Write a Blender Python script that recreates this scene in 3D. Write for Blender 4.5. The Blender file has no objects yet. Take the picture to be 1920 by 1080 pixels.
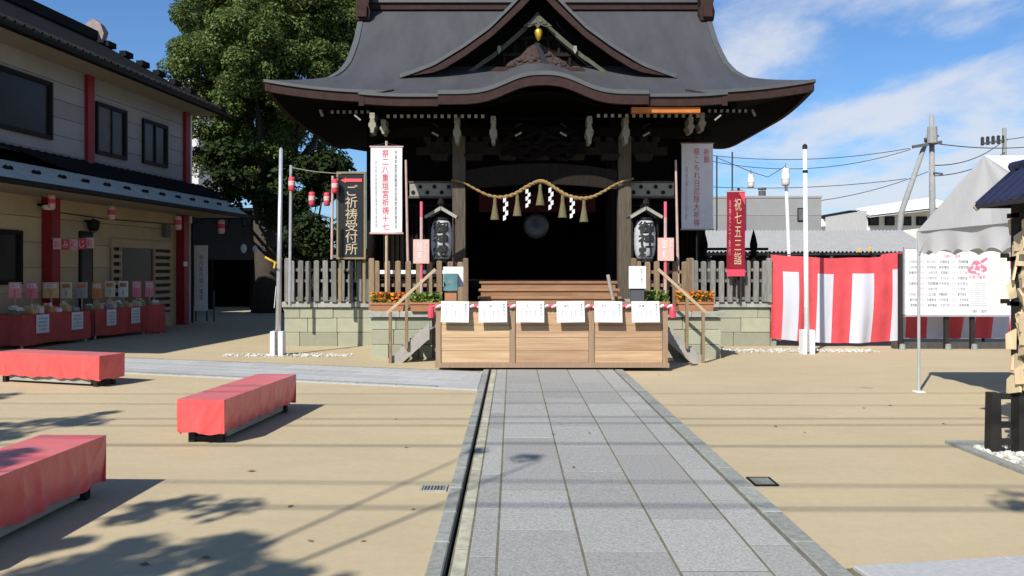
import bpy, math, random
import numpy as np
from mathutils import Vector, Matrix
random.seed(7); RNG = np.random.default_rng(7)
SC = bpy.context.scene
COL = SC.collection
R = math.radians
# ------------------------------------------------------------------ camera
F = 1554.0
cam_d = bpy.data.cameras.new('camera'); cam = bpy.data.objects.new('camera', cam_d); COL.objects.link(cam)
cam.location = (0, 0, 1.6); cam.rotation_euler = (R(90), 0, 0)
cam_d.sensor_width = 36; cam_d.lens = 36 * F / 1920; cam_d.shift_y = -33 / 1920
cam_d.clip_start = .05; cam_d.clip_end = 3000
SC.camera = cam
# ------------------------------------------------------------------ sun, sky, exposure
SUN = Vector((-.384, -.654, .652)).normalized()          # towards the sun
sl = bpy.data.lights.new('sun', 'SUN'); sl.energy = 4.2; sl.angle = R(.55); sl.color = (1, .955, .88)
so = bpy.data.objects.new('sun', sl); COL.objects.link(so)
so.rotation_euler = (-SUN).to_track_quat('-Z', 'Y').to_euler(); so.location = (-20, -35, 40)
W = bpy.data.worlds.new('World'); SC.world = W; W.use_nodes = True
nt = W.node_tree; nt.nodes.clear()
out = nt.nodes.new('ShaderNodeOutputWorld'); bg = nt.nodes.new('ShaderNodeBackground')
sky = nt.nodes.new('ShaderNodeTexSky'); sky.sky_type = 'NISHITA'; sky.sun_disc = False
sky.sun_elevation = math.asin(SUN.z); sky.sun_rotation = R(210.4); sky.air_density = 1.0; sky.dust_density = .6; sky.ozone_density = 2.2
bg.inputs['Strength'].default_value = .062
SKY_TINT = (.73, 1.05, 1.40)
CLOUD_COL = (7.6, 7.9, 8.5)
tc = nt.nodes.new('ShaderNodeTexCoord'); sep = nt.nodes.new('ShaderNodeSeparateXYZ')
nt.links.new(tc.outputs['Generated'], sep.inputs[0])
def math_node(op, a, b=None, tree=None, clamp=False):
    n = (tree or nt).nodes.new('ShaderNodeMath'); n.operation = op; n.use_clamp = clamp
    for i, v in enumerate((a, b)):
        if v is None: continue
        if isinstance(v, (int, float)): n.inputs[i].default_value = v
        else: (tree or nt).links.new(v, n.inputs[i])
    return n.outputs[0]
zz = math_node('ADD', math_node('MAXIMUM', sep.outputs[2], 0.0), .16)
cx_ = math_node('DIVIDE', sep.outputs[0], zz); cy_ = math_node('DIVIDE', sep.outputs[1], zz)
comb = nt.nodes.new('ShaderNodeCombineXYZ')
nt.links.new(math_node('MULTIPLY', cx_, 1.0), comb.inputs[0])
nt.links.new(math_node('MULTIPLY', cy_, .62), comb.inputs[1])
comb.inputs[2].default_value = 3.7
cn = nt.nodes.new('ShaderNodeTexNoise'); cn.inputs['Scale'].default_value = 2.6; cn.inputs['Detail'].default_value = 7; cn.inputs['Roughness'].default_value = .56; cn.inputs['Distortion'].default_value = .15
nt.links.new(comb.outputs[0], cn.inputs['Vector'])
# broken cloud bank to the east (right), clear sky to the west
east = math_node('MULTIPLY', math_node('ADD', sep.outputs[0], -.02), .52)
low = math_node('MULTIPLY', math_node('SUBTRACT', .30, sep.outputs[2]), .42)
dens = math_node('ADD', math_node('ADD', cn.outputs['Fac'], math_node('MINIMUM', math_node('MAXIMUM', east, -.16), .12)), math_node('MAXIMUM', math_node('MINIMUM', low, .12), -.05))
for (px_, py_, sx_, sz_, amp) in ((1455, 105, .06, .028, .15), (1830, 200, .10, .040, .13), (1560, 340, .18, .045, .06)):
    d_ = Vector(((px_ - 960) / F, 1, -(py_ - 507) / F)).normalized()
    q_ = math_node('ADD', math_node('POWER', math_node('DIVIDE', math_node('ABSOLUTE', math_node('SUBTRACT', sep.outputs[0], d_.x)), sx_), 2.0), math_node('POWER', math_node('DIVIDE', math_node('ABSOLUTE', math_node('SUBTRACT', sep.outputs[2], d_.z)), sz_), 2.0))
    ahead = math_node('GREATER_THAN', sep.outputs[1], 0.0)
    dens = math_node('ADD', dens, math_node('MULTIPLY', math_node('MULTIPLY', math_node('MAXIMUM', math_node('SUBTRACT', 1.0, math_node('MULTIPLY', q_, .5)), 0.0), amp), ahead))
mr = nt.nodes.new('ShaderNodeMapRange'); mr.interpolation_type = 'SMOOTHSTEP'
nt.links.new(dens, mr.inputs[0]); mr.inputs[1].default_value = .58; mr.inputs[2].default_value = .86; mr.inputs[3].default_value = 0; mr.inputs[4].default_value = .82
tint = nt.nodes.new('ShaderNodeMix'); tint.data_type = 'RGBA'; tint.blend_type = 'MULTIPLY'; tint.inputs[0].default_value = 1
nt.links.new(sky.outputs[0], tint.inputs[6]); tint.inputs[7].default_value = (*SKY_TINT, 1)
mx = nt.nodes.new('ShaderNodeMix'); mx.data_type = 'RGBA'
nt.links.new(mr.outputs[0], mx.inputs[0]); nt.links.new(tint.outputs[2], mx.inputs[6]); mx.inputs[7].default_value = (*CLOUD_COL, 1)
nt.links.new(mx.outputs[2], bg.inputs['Color']); nt.links.new(bg.outputs[0], out.inputs[0])
SC.view_settings.view_transform = 'Standard'; SC.view_settings.look = 'None'
SC.view_settings.exposure = .68; SC.view_settings.gamma = 1; SC.view_settings.use_curve_mapping = False
SC.render.engine = 'CYCLES'
SC.cycles.max_bounces = 6; SC.cycles.transparent_max_bounces = 8

# ------------------------------------------------------------------ helpers
def at(px, py, Y):
    "point of the place at depth Y that was measured at pixel (px, py)"
    return ((px - 960) * Y / F, Y, 1.6 - (py - 507) * Y / F)
def X(px, Y): return (px - 960) * Y / F
def Z(py, Y): return 1.6 - (py - 507) * Y / F

MATS = {}
def mat(name, col, rough=.7, var=.14, scale=5, bump=.08, bscale=60, metal=0, spec=.35, rand=0, stretch=(1, 1, 1), col2=None, detail=5, transl=0, island=0, contrast=1, coat=0, sheen=0):
    m = bpy.data.materials.new(name); m.use_nodes = True; t = m.node_tree; N = t.nodes; L = t.links
    b = N['Principled BSDF']; b.inputs['Roughness'].default_value = rough; b.inputs['Metallic'].default_value = metal
    b.inputs['Specular IOR Level'].default_value = spec; b.inputs['Coat Weight'].default_value = coat; b.inputs['Sheen Weight'].default_value = sheen; b.inputs['Sheen Roughness'].default_value = .45
    co = N.new('ShaderNodeTexCoord'); oi = N.new('ShaderNodeObjectInfo')
    mp = N.new('ShaderNodeMapping'); mp.inputs['Scale'].default_value = stretch
    L.new(co.outputs['Object'], mp.inputs[0])
    ad = N.new('ShaderNodeVectorMath'); ad.operation = 'ADD'; L.new(mp.outputs[0], ad.inputs[0])
    ml = math_node('MULTIPLY', oi.outputs['Random'], 37.0, t); L.new(ml, ad.inputs[1])
    n1 = N.new('ShaderNodeTexNoise'); n1.inputs['Scale'].default_value = scale; n1.inputs['Detail'].default_value = detail; n1.inputs['Roughness'].default_value = .62
    L.new(ad.outputs[0], n1.inputs['Vector'])
    rg = N.new('ShaderNodeMapRange'); rg.inputs[1].default_value = .5 - .22 / contrast; rg.inputs[2].default_value = .5 + .22 / contrast
    L.new(n1.outputs['Fac'], rg.inputs[0])
    mx = N.new('ShaderNodeMix'); mx.data_type = 'RGBA'; L.new(rg.outputs[0], mx.inputs[0])
    c2 = col2 or tuple(min(1, c * (1 + var)) for c in col); c1 = col if col2 else tuple(c * (1 - var) for c in col)
    mx.inputs[6].default_value = (*c1, 1); mx.inputs[7].default_value = (*c2, 1)
    cur = mx.outputs[2]
    if rand or island:
        hs = N.new('ShaderNodeHueSaturation')
        src = oi.outputs['Random']; amp = rand
        if island:
            g = N.new('ShaderNodeNewGeometry'); src = g.outputs['Random Per Island']; amp = island
        L.new(math_node('ADD', math_node('MULTIPLY', src, 2 * amp, t), 1 - amp, t), hs.inputs['Value'])
        L.new(math_node('ADD', math_node('MULTIPLY', src, .03 * (1 if island else .4), t), .5 - .015 * (1 if island else .4), t), hs.inputs['Hue'])
        L.new(cur, hs.inputs['Color']); cur = hs.outputs[0]
    L.new(cur, b.inputs['Base Color'])
    if bump:
        n2 = N.new('ShaderNodeTexNoise'); n2.inputs['Scale'].default_value = bscale; n2.inputs['Detail'].default_value = 4
        L.new(ad.outputs[0], n2.inputs['Vector'])
        bp = N.new('ShaderNodeBump'); bp.inputs['Strength'].default_value = min(1, bump * 3); bp.inputs['Distance'].default_value = .012
        L.new(n2.outputs['Fac'], bp.inputs['Height']); L.new(bp.outputs[0], b.inputs['Normal'])
    if transl:
        tr = N.new('ShaderNodeBsdfTranslucent'); L.new(cur, tr.inputs['Color'])
        ms = N.new('ShaderNodeMixShader'); ms.inputs[0].default_value = transl
        L.new(b.outputs[0], ms.inputs[1]); L.new(tr.outputs[0], ms.inputs[2]); L.new(ms.outputs[0], N['Material Output'].inputs[0])
    MATS[name] = m
    return m

OFF = {}
def offs(o): return OFF.get(o.name, Vector((0, 0, 0))) if o else Vector((0, 0, 0))
class MB:
    def __init__(s): s.v = []; s.f = []; s.mi = []; s.cur = 0
    def add(s, vs, fs):
        n = len(s.v); s.v += [tuple(p) for p in vs]
        for f in fs: s.f.append([i + n for i in f]); s.mi.append(s.cur)
        return s
    BF = [(0, 3, 2, 1), (4, 5, 6, 7), (0, 1, 5, 4), (1, 2, 6, 5), (2, 3, 7, 6), (3, 0, 4, 7)]
    def box(s, x0, x1, y0, y1, z0, z1, tx=0, ty=0):
        if x0 > x1: x0, x1 = x1, x0
        if y0 > y1: y0, y1 = y1, y0
        if z0 > z1: z0, z1 = z1, z0
        return s.add([(x0, y0, z0), (x1, y0, z0), (x1, y1, z0), (x0, y1, z0), (x0 + tx, y0 + ty, z1), (x1 - tx, y0 + ty, z1), (x1 - tx, y1 - ty, z1), (x0 + tx, y1 - ty, z1)], s.BF)
    def bevbox(s, x0, x1, y0, y1, z0, z1, b=.01):
        "box whose top edges are chamfered"
        s.add([(x0, y0, z0), (x1, y0, z0), (x1, y1, z0), (x0, y1, z0), (x0, y0, z1 - b), (x1, y0, z1 - b), (x1, y1, z1 - b), (x0, y1, z1 - b),
               (x0 + b, y0 + b, z1), (x1 - b, y0 + b, z1), (x1 - b, y1 - b, z1), (x0 + b, y1 - b, z1)],
              [(0, 3, 2, 1), (8, 9, 10, 11), (0, 1, 5, 4), (1, 2, 6, 5), (2, 3, 7, 6), (3, 0, 4, 7), (4, 5, 9, 8), (5, 6, 10, 9), (6, 7, 11, 10), (7, 4, 8, 11)])
        return s
    def bar(s, p, q, w, h, up=(0, 0, 1)):
        p = Vector(p); q = Vector(q); d = (q - p).normalized(); u = Vector(up)
        if abs(d.dot(u)) > .95: u = Vector((0, 1, 0))
        a = d.cross(u).normalized() * (w / 2); b = a.cross(d).normalized() * (h / 2)
        return s.add([p - a - b, p + a - b, p + a + b, p - a + b, q - a - b, q + a - b, q + a + b, q - a + b],
                     [(0, 1, 2, 3), (7, 6, 5, 4), (4, 5, 1, 0), (5, 6, 2, 1), (6, 7, 3, 2), (7, 4, 0, 3)])
    def tube(s, pts, r, n=8, cap=True):
        pts = [Vector(p) for p in pts]; k = len(pts); rs = r if isinstance(r, (list, tuple)) else [r] * k
        vs = []
        for i, p in enumerate(pts):
            d = (pts[min(i + 1, k - 1)] - pts[max(i - 1, 0)]).normalized()
            u = Vector((0, 0, 1)) if abs(d.z) < .9 else Vector((0, 1, 0))
            a = d.cross(u).normalized(); b = a.cross(d).normalized()
            for j in range(n):
                t = 2 * math.pi * j / n; vs.append(p + (a * math.cos(t) + b * math.sin(t)) * rs[i])
        fs = [(i * n + j, i * n + (j + 1) % n, (i + 1) * n + (j + 1) % n, (i + 1) * n + j) for i in range(k - 1) for j in range(n)]
        if cap: fs += [tuple(range(n))[::-1], tuple(range((k - 1) * n, k * n))]
        return s.add(vs, fs)
    def lathe(s, prof, c, n=14):
        c = Vector(c); vs = []; k = len(prof)
        for r, z in prof:
            for j in range(n):
                t = 2 * math.pi * j / n; vs.append(c + Vector((r * math.cos(t), r * math.sin(t), z)))
        fs = [(i * n + j, i * n + (j + 1) % n, (i + 1) * n + (j + 1) % n, (i + 1) * n + j) for i in range(k - 1) for j in range(n)]
        fs += [tuple(range(n))[::-1], tuple(range((k - 1) * n, k * n))]
        return s.add(vs, fs)
    def prism(s, poly, a0, a1, plane='xz'):
        "extrude a 2D outline between a0 and a1 along the third axis"
        n = len(poly)
        def mk(p, a): return {'xz': (p[0], a, p[1]), 'yz': (a, p[0], p[1]), 'xy': (p[0], p[1], a)}[plane]
        vs = [mk(p, a0) for p in poly] + [mk(p, a1) for p in poly]
        fs = [tuple(range(n)), tuple(range(2 * n - 1, n - 1, -1))] + [(i, i + n, (i + 1) % n + n, (i + 1) % n) for i in range(n)]
        return s.add(vs, fs)
    def grid(s, fn, nu, nv, fmat=None):
        vs = [fn(i / nu, j / nv) for j in range(nv + 1) for i in range(nu + 1)]
        base = len(s.v); s.v += [tuple(p) for p in vs]
        for j in range(nv):
            for i in range(nu):
                a = base + j * (nu + 1) + i
                s.f.append([a, a + 1, a + nu + 2, a + nu + 1]); s.mi.append(fmat(i, j) if fmat else s.cur)
        return s
    def mesh(s, name, m, off=(0, 0, 0), smooth=False, fix=True):
        me = bpy.data.meshes.new(name)
        o = Vector(off)
        me.from_pydata([(p[0] - o.x, p[1] - o.y, p[2] - o.z) for p in s.v], [], s.f)
        for mm in (m if isinstance(m, (list, tuple)) else [m]): me.materials.append(mm)
        if isinstance(m, (list, tuple)): me.polygons.foreach_set('material_index', s.mi)
        if fix:
            import bmesh
            b = bmesh.new(); b.from_mesh(me); bmesh.ops.recalc_face_normals(b, faces=b.faces); b.to_mesh(me); b.free()
        if smooth: me.polygons.foreach_set('use_smooth', [True] * len(me.polygons))
        me.update()
        return me
    def build(s, name, m, parent=None, smooth=False, local=False, fix=True):
        "one mesh object; vertices in world coordinates unless local"
        off = Vector((0, 0, 0)) if local else offs(parent)
        o = bpy.data.objects.new(name, s.mesh(name, m, off, smooth, fix)); COL.objects.link(o)
        if parent: o.parent = parent; OFF[o.name] = off
        return o
def piece(name, me, loc, parent=None, rot=(0, 0, 0)):
    o = bpy.data.objects.new(name, me); COL.objects.link(o)
    off = offs(parent); o.location = Vector(loc) - off; o.rotation_euler = rot
    if parent: o.parent = parent
    OFF[o.name] = Vector(loc)
    return o
def tag(o, label=None, cat=None, group=None, kind=None):
    for k, v in (('label', label), ('category', cat), ('group', group), ('kind', kind)):
        if v: o[k] = v
    return o
def thing(name, label, cat, loc=(0, 0, 0), rot=0, group=None):
    o = bpy.data.objects.new(name, None); COL.objects.link(o); o.empty_display_size = .2
    o.location = loc; o.rotation_euler = (0, 0, rot); OFF[o.name] = Vector(loc)
    return tag(o, label, cat, group)
def struct(o): o['kind'] = 'structure'; return o
def copy_tree(o, parent=None):
    c = o.copy(); COL.objects.link(c)
    if parent: c.parent = parent
    for ch in list(o.children): copy_tree(ch, c)
    return c
TXT = {}
def text_data(body, vertical=False, spacing=1.0):
    key = (body, vertical, spacing)
    if key not in TXT:
        cu = bpy.data.curves.new('lettering', 'FONT'); cu.body = '\n'.join(body) if vertical else body
        cu.align_x = 'CENTER'; cu.align_y = 'CENTER'; cu.resolution_u = 2; cu.size = 1; cu.space_line = spacing
        ob = bpy.data.objects.new('lettering', cu)
        me = bpy.data.meshes.new_from_object(ob)
        v = np.array([p.co[:] for p in me.vertices]).reshape(-1, 3); f = [list(p.vertices) for p in me.polygons]
        bpy.data.objects.remove(ob); bpy.data.curves.remove(cu); bpy.data.meshes.remove(me)
        if len(v):
            lo, hi = v.min(0), v.max(0); v = v - (lo + hi) / 2
            TXT[key] = (v, f, hi - lo)
        else: TXT[key] = (v, f, np.array((1, 1, 1)))
    return TXT[key]
def lettering(mb, body, c, w, h, vertical=False, spacing=1.0, keep=False, fn=None):
    "letters as flat faces, fitted into w x h about c, facing -y"
    v, f, d = text_data(body, vertical, spacing)
    if not len(v): return mb
    sx, sz = w / d[0], h / d[1]
    if keep: sx = sz = min(sx, sz)
    vs = [(c[0] + p[0] * sx, c[1], c[2] + p[1] * sz) for p in v]
    if fn: vs = [fn(p) for p in vs]
    return mb.add(vs, f)

# ------------------------------------------------------------------ materials
def ground_mat():
    "resin bound sand: faint drift, scuffs, fine grit and a few round drip stains"
    m = bpy.data.materials.new('beige_paving'); m.use_nodes = True; t = m.node_tree; N = t.nodes; L = t.links
    b = N['Principled BSDF']; b.inputs['Roughness'].default_value = .95; b.inputs['Specular IOR Level'].default_value = .12
    co = N.new('ShaderNodeTexCoord')
    def noise(scale, detail, sx=1, sy=1, rough=.6, dist=0):
        mp = N.new('ShaderNodeMapping'); mp.inputs['Scale'].default_value = (sx, sy, 1); L.new(co.outputs['Object'], mp.inputs[0])
        n = N.new('ShaderNodeTexNoise'); n.inputs['Scale'].default_value = scale; n.inputs['Detail'].default_value = detail; n.inputs['Roughness'].default_value = rough; n.inputs['Distortion'].default_value = dist
        L.new(mp.outputs[0], n.inputs['Vector']); return n.outputs['Fac']
    def band(v, lo, hi, o0, o1):
        r_ = N.new('ShaderNodeMapRange'); r_.inputs[1].default_value = lo; r_.inputs[2].default_value = hi; r_.inputs[3].default_value = o0; r_.inputs[4].default_value = o1; L.new(v, r_.inputs[0]); return r_.outputs[0]
    v = band(noise(.22, 4), .3, .7, .93, 1.06)
    for x in (band(noise(1.6, 6, .5, 1.4, .65, .6), .3, .7, .95, 1.04), band(noise(14, 5, 1, 1, .7), .35, .65, .965, 1.03), band(noise(150, 2), .3, .7, .90, 1.09), band(noise(420, 1), .35, .65, .93, 1.06), band(noise(.8, 8, 1.2, .35, .7, 1.2), .60, .72, 1.0, .93)):
        v = math_node('MULTIPLY', v, x, t)
    vo = N.new('ShaderNodeTexVoronoi'); vo.inputs['Scale'].default_value = .55; L.new(co.outputs['Object'], vo.inputs['Vector'])
    v = math_node('MULTIPLY', v, band(math_node('ADD', vo.outputs['Distance'], math_node('MULTIPLY', noise(9, 4), .12, t), t), .085, .125, .74, 1.0), t)
    mx = N.new('ShaderNodeMix'); mx.data_type = 'RGBA'; mx.blend_type = 'MULTIPLY'; mx.inputs[0].default_value = 1; mx.inputs[6].default_value = (.435, .355, .225, 1)
    cb = N.new('ShaderNodeCombineColor'); [L.new(v, cb.inputs[i]) for i in range(3)]; L.new(cb.outputs[0], mx.inputs[7]); L.new(mx.outputs[2], b.inputs['Base Color'])
    bp = N.new('ShaderNodeBump'); bp.inputs['Strength'].default_value = .35; bp.inputs['Distance'].default_value = .008
    L.new(math_node('ADD', noise(260, 3), math_node('MULTIPLY', noise(7, 6), 1.3, t), t), bp.inputs['Height']); L.new(bp.outputs[0], b.inputs['Normal'])
    MATS['beige_paving'] = m; return m
M_GROUND = ground_mat()
M_SLAB = mat('granite', (.288, .282, .262), .8, .30, 60, .10, 120, rand=.12, detail=3, spec=.25)
M_SLABL = mat('pale_granite', (.36, .36, .355), .8, .14, 30, .06, 90, rand=.08, spec=.25)
M_KERB = mat('kerb_stone', (.24, .245, .22), .85, .25, 24, .1, 90, rand=.1, spec=.25)
M_EDGE = mat('edging_stone', (.36, .34, .26), .85, .3, 9, .1, 90, rand=.12, spec=.2)
M_BED = mat('joint_sand', (.135, .125, .08), .95, .3, 9, .1, 90)
M_GUTTER = mat('gutter', (.06, .058, .05), .9, .3, 9, .1, 90)
M_STONE = mat('podium_stone', (.32, .30, .215), .85, .22, 7, .12, 70, rand=.16, col2=(.25, .27, .20), spec=.2)
M_CAP = mat('cap_stone', (.29, .29, .25), .85, .2, 9, .1, 70, rand=.1, spec=.2)
M_GRAVEL = mat('white_pebble', (.46, .45, .40), .8, .2, 40, .05, 90, island=.28, spec=.2)
M_ROOF = mat('copper_sheet_roof', (.050, .051, .055), .6, .20, 1.1, .06, 40, spec=.4, stretch=(2.2, .5, .5), detail=9)
M_ROOFEDGE = mat('roof_edge', (.07, .075, .078), .6, .15, 6, .05, 40)
M_FASCIA = mat('brown_fascia', (.036, .020, .018), .75, .22, 7, .05, 60, spec=.12)
M_ORANGE = mat('bare_copper_flashing', (.42, .13, .02), .55, .2, 4, .03, 60)
M_DARK = mat('shade_dark_timber', (.008, .007, .0065), .9, .3, 6, .06, 50, spec=.03)  # dark timber taken down to near black to carry the under-eave shade
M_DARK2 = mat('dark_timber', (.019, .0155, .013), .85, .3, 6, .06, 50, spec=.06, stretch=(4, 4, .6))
M_PILLAR = mat('weathered_pillar', (.092, .075, .057), .8, .3, 5, .08, 60, stretch=(5, 5, .5), spec=.06)
M_WHITEPAINT = mat('chalk_paint', (.45, .45, .38), .8, .15, 18, .05, 60)
M_CREAM = mat('faded_cream_paint', (.24, .235, .19), .85, .25, 18, .05, 60)
M_CARVE = mat('carved_wood', (.060, .042, .038), .8, .5, 22, .2, 50, spec=.1)
M_GREENWOOD = mat('verdigris_board', (.085, .085, .066), .8, .25, 9, .05, 50, spec=.1)
M_GOLD = mat('gilt', (.75, .50, .06), .35, .15, 30, .05, 60, metal=.75)
M_STEP = mat('stair_timber', (.25, .135, .072), .65, .22, 4, .05, 50, stretch=(.6, 5, 5), rand=.15, spec=.3)
M_FENCEG = mat('silvered_wood', (.17, .165, .15), .85, .3, 8, .1, 60, stretch=(4, 4, .6), rand=.22, spec=.2)
M_FENCEB = mat('brown_fence_wood', (.20, .14, .085), .8, .3, 8, .1, 60, stretch=(4, 4, .6), rand=.2, spec=.2)
M_RAILWOOD = mat('handrail_wood', (.40, .30, .19), .7, .15, 8, .05, 60, spec=.3)
M_PLYWOOD = mat('grey_board', (.30, .28, .25), .8, .18, 5, .06, 60, spec=.25)
M_BOX = mat('offertory_wood', (.33, .195, .10), .6, .16, 2.6, .05, 40, stretch=(.45, 5, 9), rand=.15, spec=.3, col2=(.50, .355, .215), detail=8)
M_BOXPOST = mat('offertory_post', (.27, .18, .115), .65, .15, 5, .05, 40, stretch=(5, 5, .5), rand=.05, spec=.3)
M_PAPER = mat('white_paper', (.64, .64, .64), .8, .03, 8, .02, 30, spec=.2)
M_INK = mat('grey_ink', (.12, .125, .14), .8, .1, 8, 0)
M_PALEINK = mat('pale_ink', (.30, .31, .33), .8, .1, 8, 0)
M_PINKINK = mat('pink_ink', (.58, .22, .27), .8, .1, 8, 0)
M_REDINK = mat('red_ink', (.62, .06, .10), .75, .1, 8, 0)
M_BLACKINK = mat('black_ink', (.02, .02, .02), .7, .1, 8, 0)
M_WHITE = mat('white_paint', (.74, .75, .76), .45, .06, 8, .02, 30, spec=.4)
M_WHITEM = mat('white_lamp_paper', (.70, .68, .64), .7, .06, 12, .04, 30, transl=.25)
M_STEEL = mat('galvanised_steel', (.50, .51, .53), .38, .12, 7, .03, 60, metal=.55)
M_REDCLOTH = mat('red_vinyl_cloth', (.56, .060, .060), .34, .2, 3.2, .34, 6, spec=.6, coat=.1, sheen=.28, col2=(.68, .085, .080))
M_REDTABLE = mat('red_table_cloth', (.42, .07, .06), .75, .16, 5, .15, 9, spec=.25)
M_BANNERWHITE = mat('banner_cloth', (.66, .65, .65), .85, .04, 6, .05, 20, transl=.12, spec=.15)
M_BANNERGREY = mat('banner_cloth_dull', (.84, .80, .79), .85, .06, 6, .05, 20, transl=.25, spec=.15)
M_BANNERRED = mat('shaded_red_banner', (.25, .012, .026), .8, .12, 6, .06, 20, transl=.15, spec=.2)  # dark red carries the shade lying on the banner
M_CURTRED = mat('red_curtain', (.60, .075, .085), .75, .14, 3, .25, 9, transl=.12, spec=.25)
M_CURTWHITE = mat('white_curtain', (.56, .56, .61), .8, .04, 3, .1, 8, transl=.12, spec=.2)
M_SIGNPINK = mat('pink_sign_board', (.58, .36, .31), .75, .1, 14, .03, 50)
M_REDPOLE = mat('red_pole_paint', (.62, .10, .15), .6, .1, 8, .02, 50)
M_PINKPOLE = mat('faded_pink_pole', (.45, .30, .28), .7, .15, 8, .02, 50)
M_BLACK = mat('black_lacquer', (.012, .012, .013), .4, .2, 5, .02, 60)
M_FRAMEWOOD = mat('sign_frame_wood', (.21, .16, .085), .7, .2, 8, .05, 60)
M_GILTINK = mat('gilt_ink', (.46, .37, .25), .6, .15, 9, 0)
M_ARROW = mat('arrow_red', (.75, .08, .10), .6, .05, 9, 0)
M_ROPE = mat('straw_rope', (.26, .175, .075), .85, .3, 30, .25, 60, spec=.15)
M_STRAW = mat('straw_tassel', (.135, .12, .065), .9, .3, 30, .2, 60, spec=.1, stretch=(4, 4, .5))
M_WALLW = mat('upper_cladding', (.285, .275, .27), .75, .12, 1.3, .04, 30, rand=.09, spec=.25, detail=8)
M_WALLB = mat('lower_cladding', (.44, .355, .225), .75, .12, 1.3, .04, 30, rand=.08, spec=.25, detail=8)
M_SOFFIT = mat('soffit_board', (.30, .26, .20), .8, .07, 2, .04, 30)
M_REDCOL = mat('red_column_paint', (.22, .012, .018), .55, .12, 4, .03, 40, spec=.35)
M_GLASS = mat('dark_glass', (.018, .018, .018), .32, .2, 1.5, 0, spec=.22)
M_BLIND = mat('blind', (.11, .115, .115), .7, .2, 3, .02, 30)
M_SASH = mat('dark_sash', (.010, .0095, .009), .55, .2, 6, .02, 50, spec=.15)
M_TILE = mat('dark_roof_tile', (.013, .0125, .013), .8, .2, 6, .08, 50, rand=.2, spec=.08)
M_TILEOLD = mat('old_ridge_tile', (.22, .18, .165), .75, .3, 10, .1, 50, rand=.25)
M_SHEETGREEN = mat('pale_sheet_roof', (.44, .44, .37), .6, .1, 3, .03, 40, spec=.2)
M_CANVAS = mat('tent_canvas', (.60, .60, .60), .75, .04, 3, .1, 6, transl=.15, spec=.2)
M_EMA = mat('plaque_wood', (.55, .43, .26), .7, .15, 6, .05, 50, rand=.14, stretch=(5, 5, .6))
M_BLACKPOST = mat('charred_post', (.016, .014, .013), .65, .3, 6, .06, 50)
M_NAVY = mat('navy_roof', (.018, .022, .055), .42, .2, 6, .05, 40, spec=.45)
M_CONC = mat('concrete', (.25, .25, .245), .85, .15, 5, .08, 60)
M_GREYWALL = mat('grey_siding', (.24, .24, .235), .8, .06, 2, .03, 40, rand=.06)
M_GREYROOF = mat('grey_sheet_roof', (.30, .30, .295), .6, .08, 3, .03, 40)
M_HOUSEW = mat('house_plaster', (.55, .54, .52), .8, .07, 3, .03, 40)
M_WHITEROOF = mat('white_roof_sheet', (.78, .79, .80), .6, .04, 3, .02, 40)
M_SHEDGREY = mat('shed_panel', (.075, .078, .082), .8, .12, 3, .03, 40)
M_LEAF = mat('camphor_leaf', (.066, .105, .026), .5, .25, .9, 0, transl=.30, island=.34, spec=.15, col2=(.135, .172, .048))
M_LEAFD = mat('shaded_leaf', (.016, .028, .009), .6, .25, .9, 0, transl=.12, island=.4, spec=.08, col2=(.028, .042, .013))  # leaf green darkened to carry the shade of the big tree
M_BARK = mat('bark', (.045, .036, .028), .9, .3, 12, .3, 30)
M_PLANT = mat('planter_leaf', (.14, .20, .035), .6, .3, 6, 0, island=.4, transl=.2)
M_FLOWER = mat('orange_petal', (.55, .16, .02), .7, .3, 6, 0, island=.4, transl=.2)
M_TERRA = mat('terracotta', (.33, .15, .075), .75, .15, 10, .05, 50)
M_TEAL = mat('teal_print', (.07, .17, .18), .6, .3, 9, .02, 50)
M_LANT = mat('lantern_red', (.68, .07, .11), .6, .08, 10, .04, 50, transl=.2)
M_LANTW = mat('lantern_pale', (.70, .48, .47), .6, .08, 10, .04, 50, transl=.2)
M_CHOCHIN = mat('chochin_paper', (.40, .41, .43), .35, .12, 6, .05, 40, spec=.5)
M_WIRE = mat('black_cable', (.03, .03, .035), .6, .1, 5, 0)
M_YELLOW = mat('yellow_paint', (.60, .38, .03), .6, .1, 8, .02, 40)
M_POSTER = {k: mat('poster_' + k, c, .75, .12, 14, .02, 40) for k, c in dict(pink=(.62, .24, .27), rose=(.66, .20, .24), amber=(.52, .37, .16), cream=(.55, .50, .38), white=(.62, .62, .60), orange=(.55, .22, .08), grey=(.32, .31, .30), green=(.20, .26, .14), purple=(.30, .24, .33)).items()}

# ------------------------------------------------------------------ ground, paths, kerbs
g = MB()
xs = [-400, -.354, -.334, 400]; ys = [-400, -8, 13.75, 700]
for i in range(3):
    for j in range(3):
        if i == 1 and j == 1: continue
        g.add([(xs[i], ys[j], 0), (xs[i + 1], ys[j], 0), (xs[i + 1], ys[j + 1], 0), (xs[i], ys[j + 1], 0)], [(0, 1, 2, 3)])
ground = struct(g.build('ground', M_GROUND, fix=False))
tag(ground, 'beige resin bound paving of the shrine court')
gt = MB(); a, b, y0, y1, d = -.354, -.334, -8, 13.75, -.16
gt.add([(a, y0, d), (b, y0, d), (b, y1, d), (a, y1, d), (a, y0, 0), (b, y0, 0), (b, y1, 0), (a, y1, 0)], [(0, 1, 2, 3), (0, 3, 7, 4), (1, 5, 6, 2), (0, 4, 5, 1), (3, 2, 6, 7)])
gu = struct(gt.build('drain_channel', M_GUTTER, fix=False)); tag(gu, 'narrow black drain slot beside the granite path')

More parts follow.
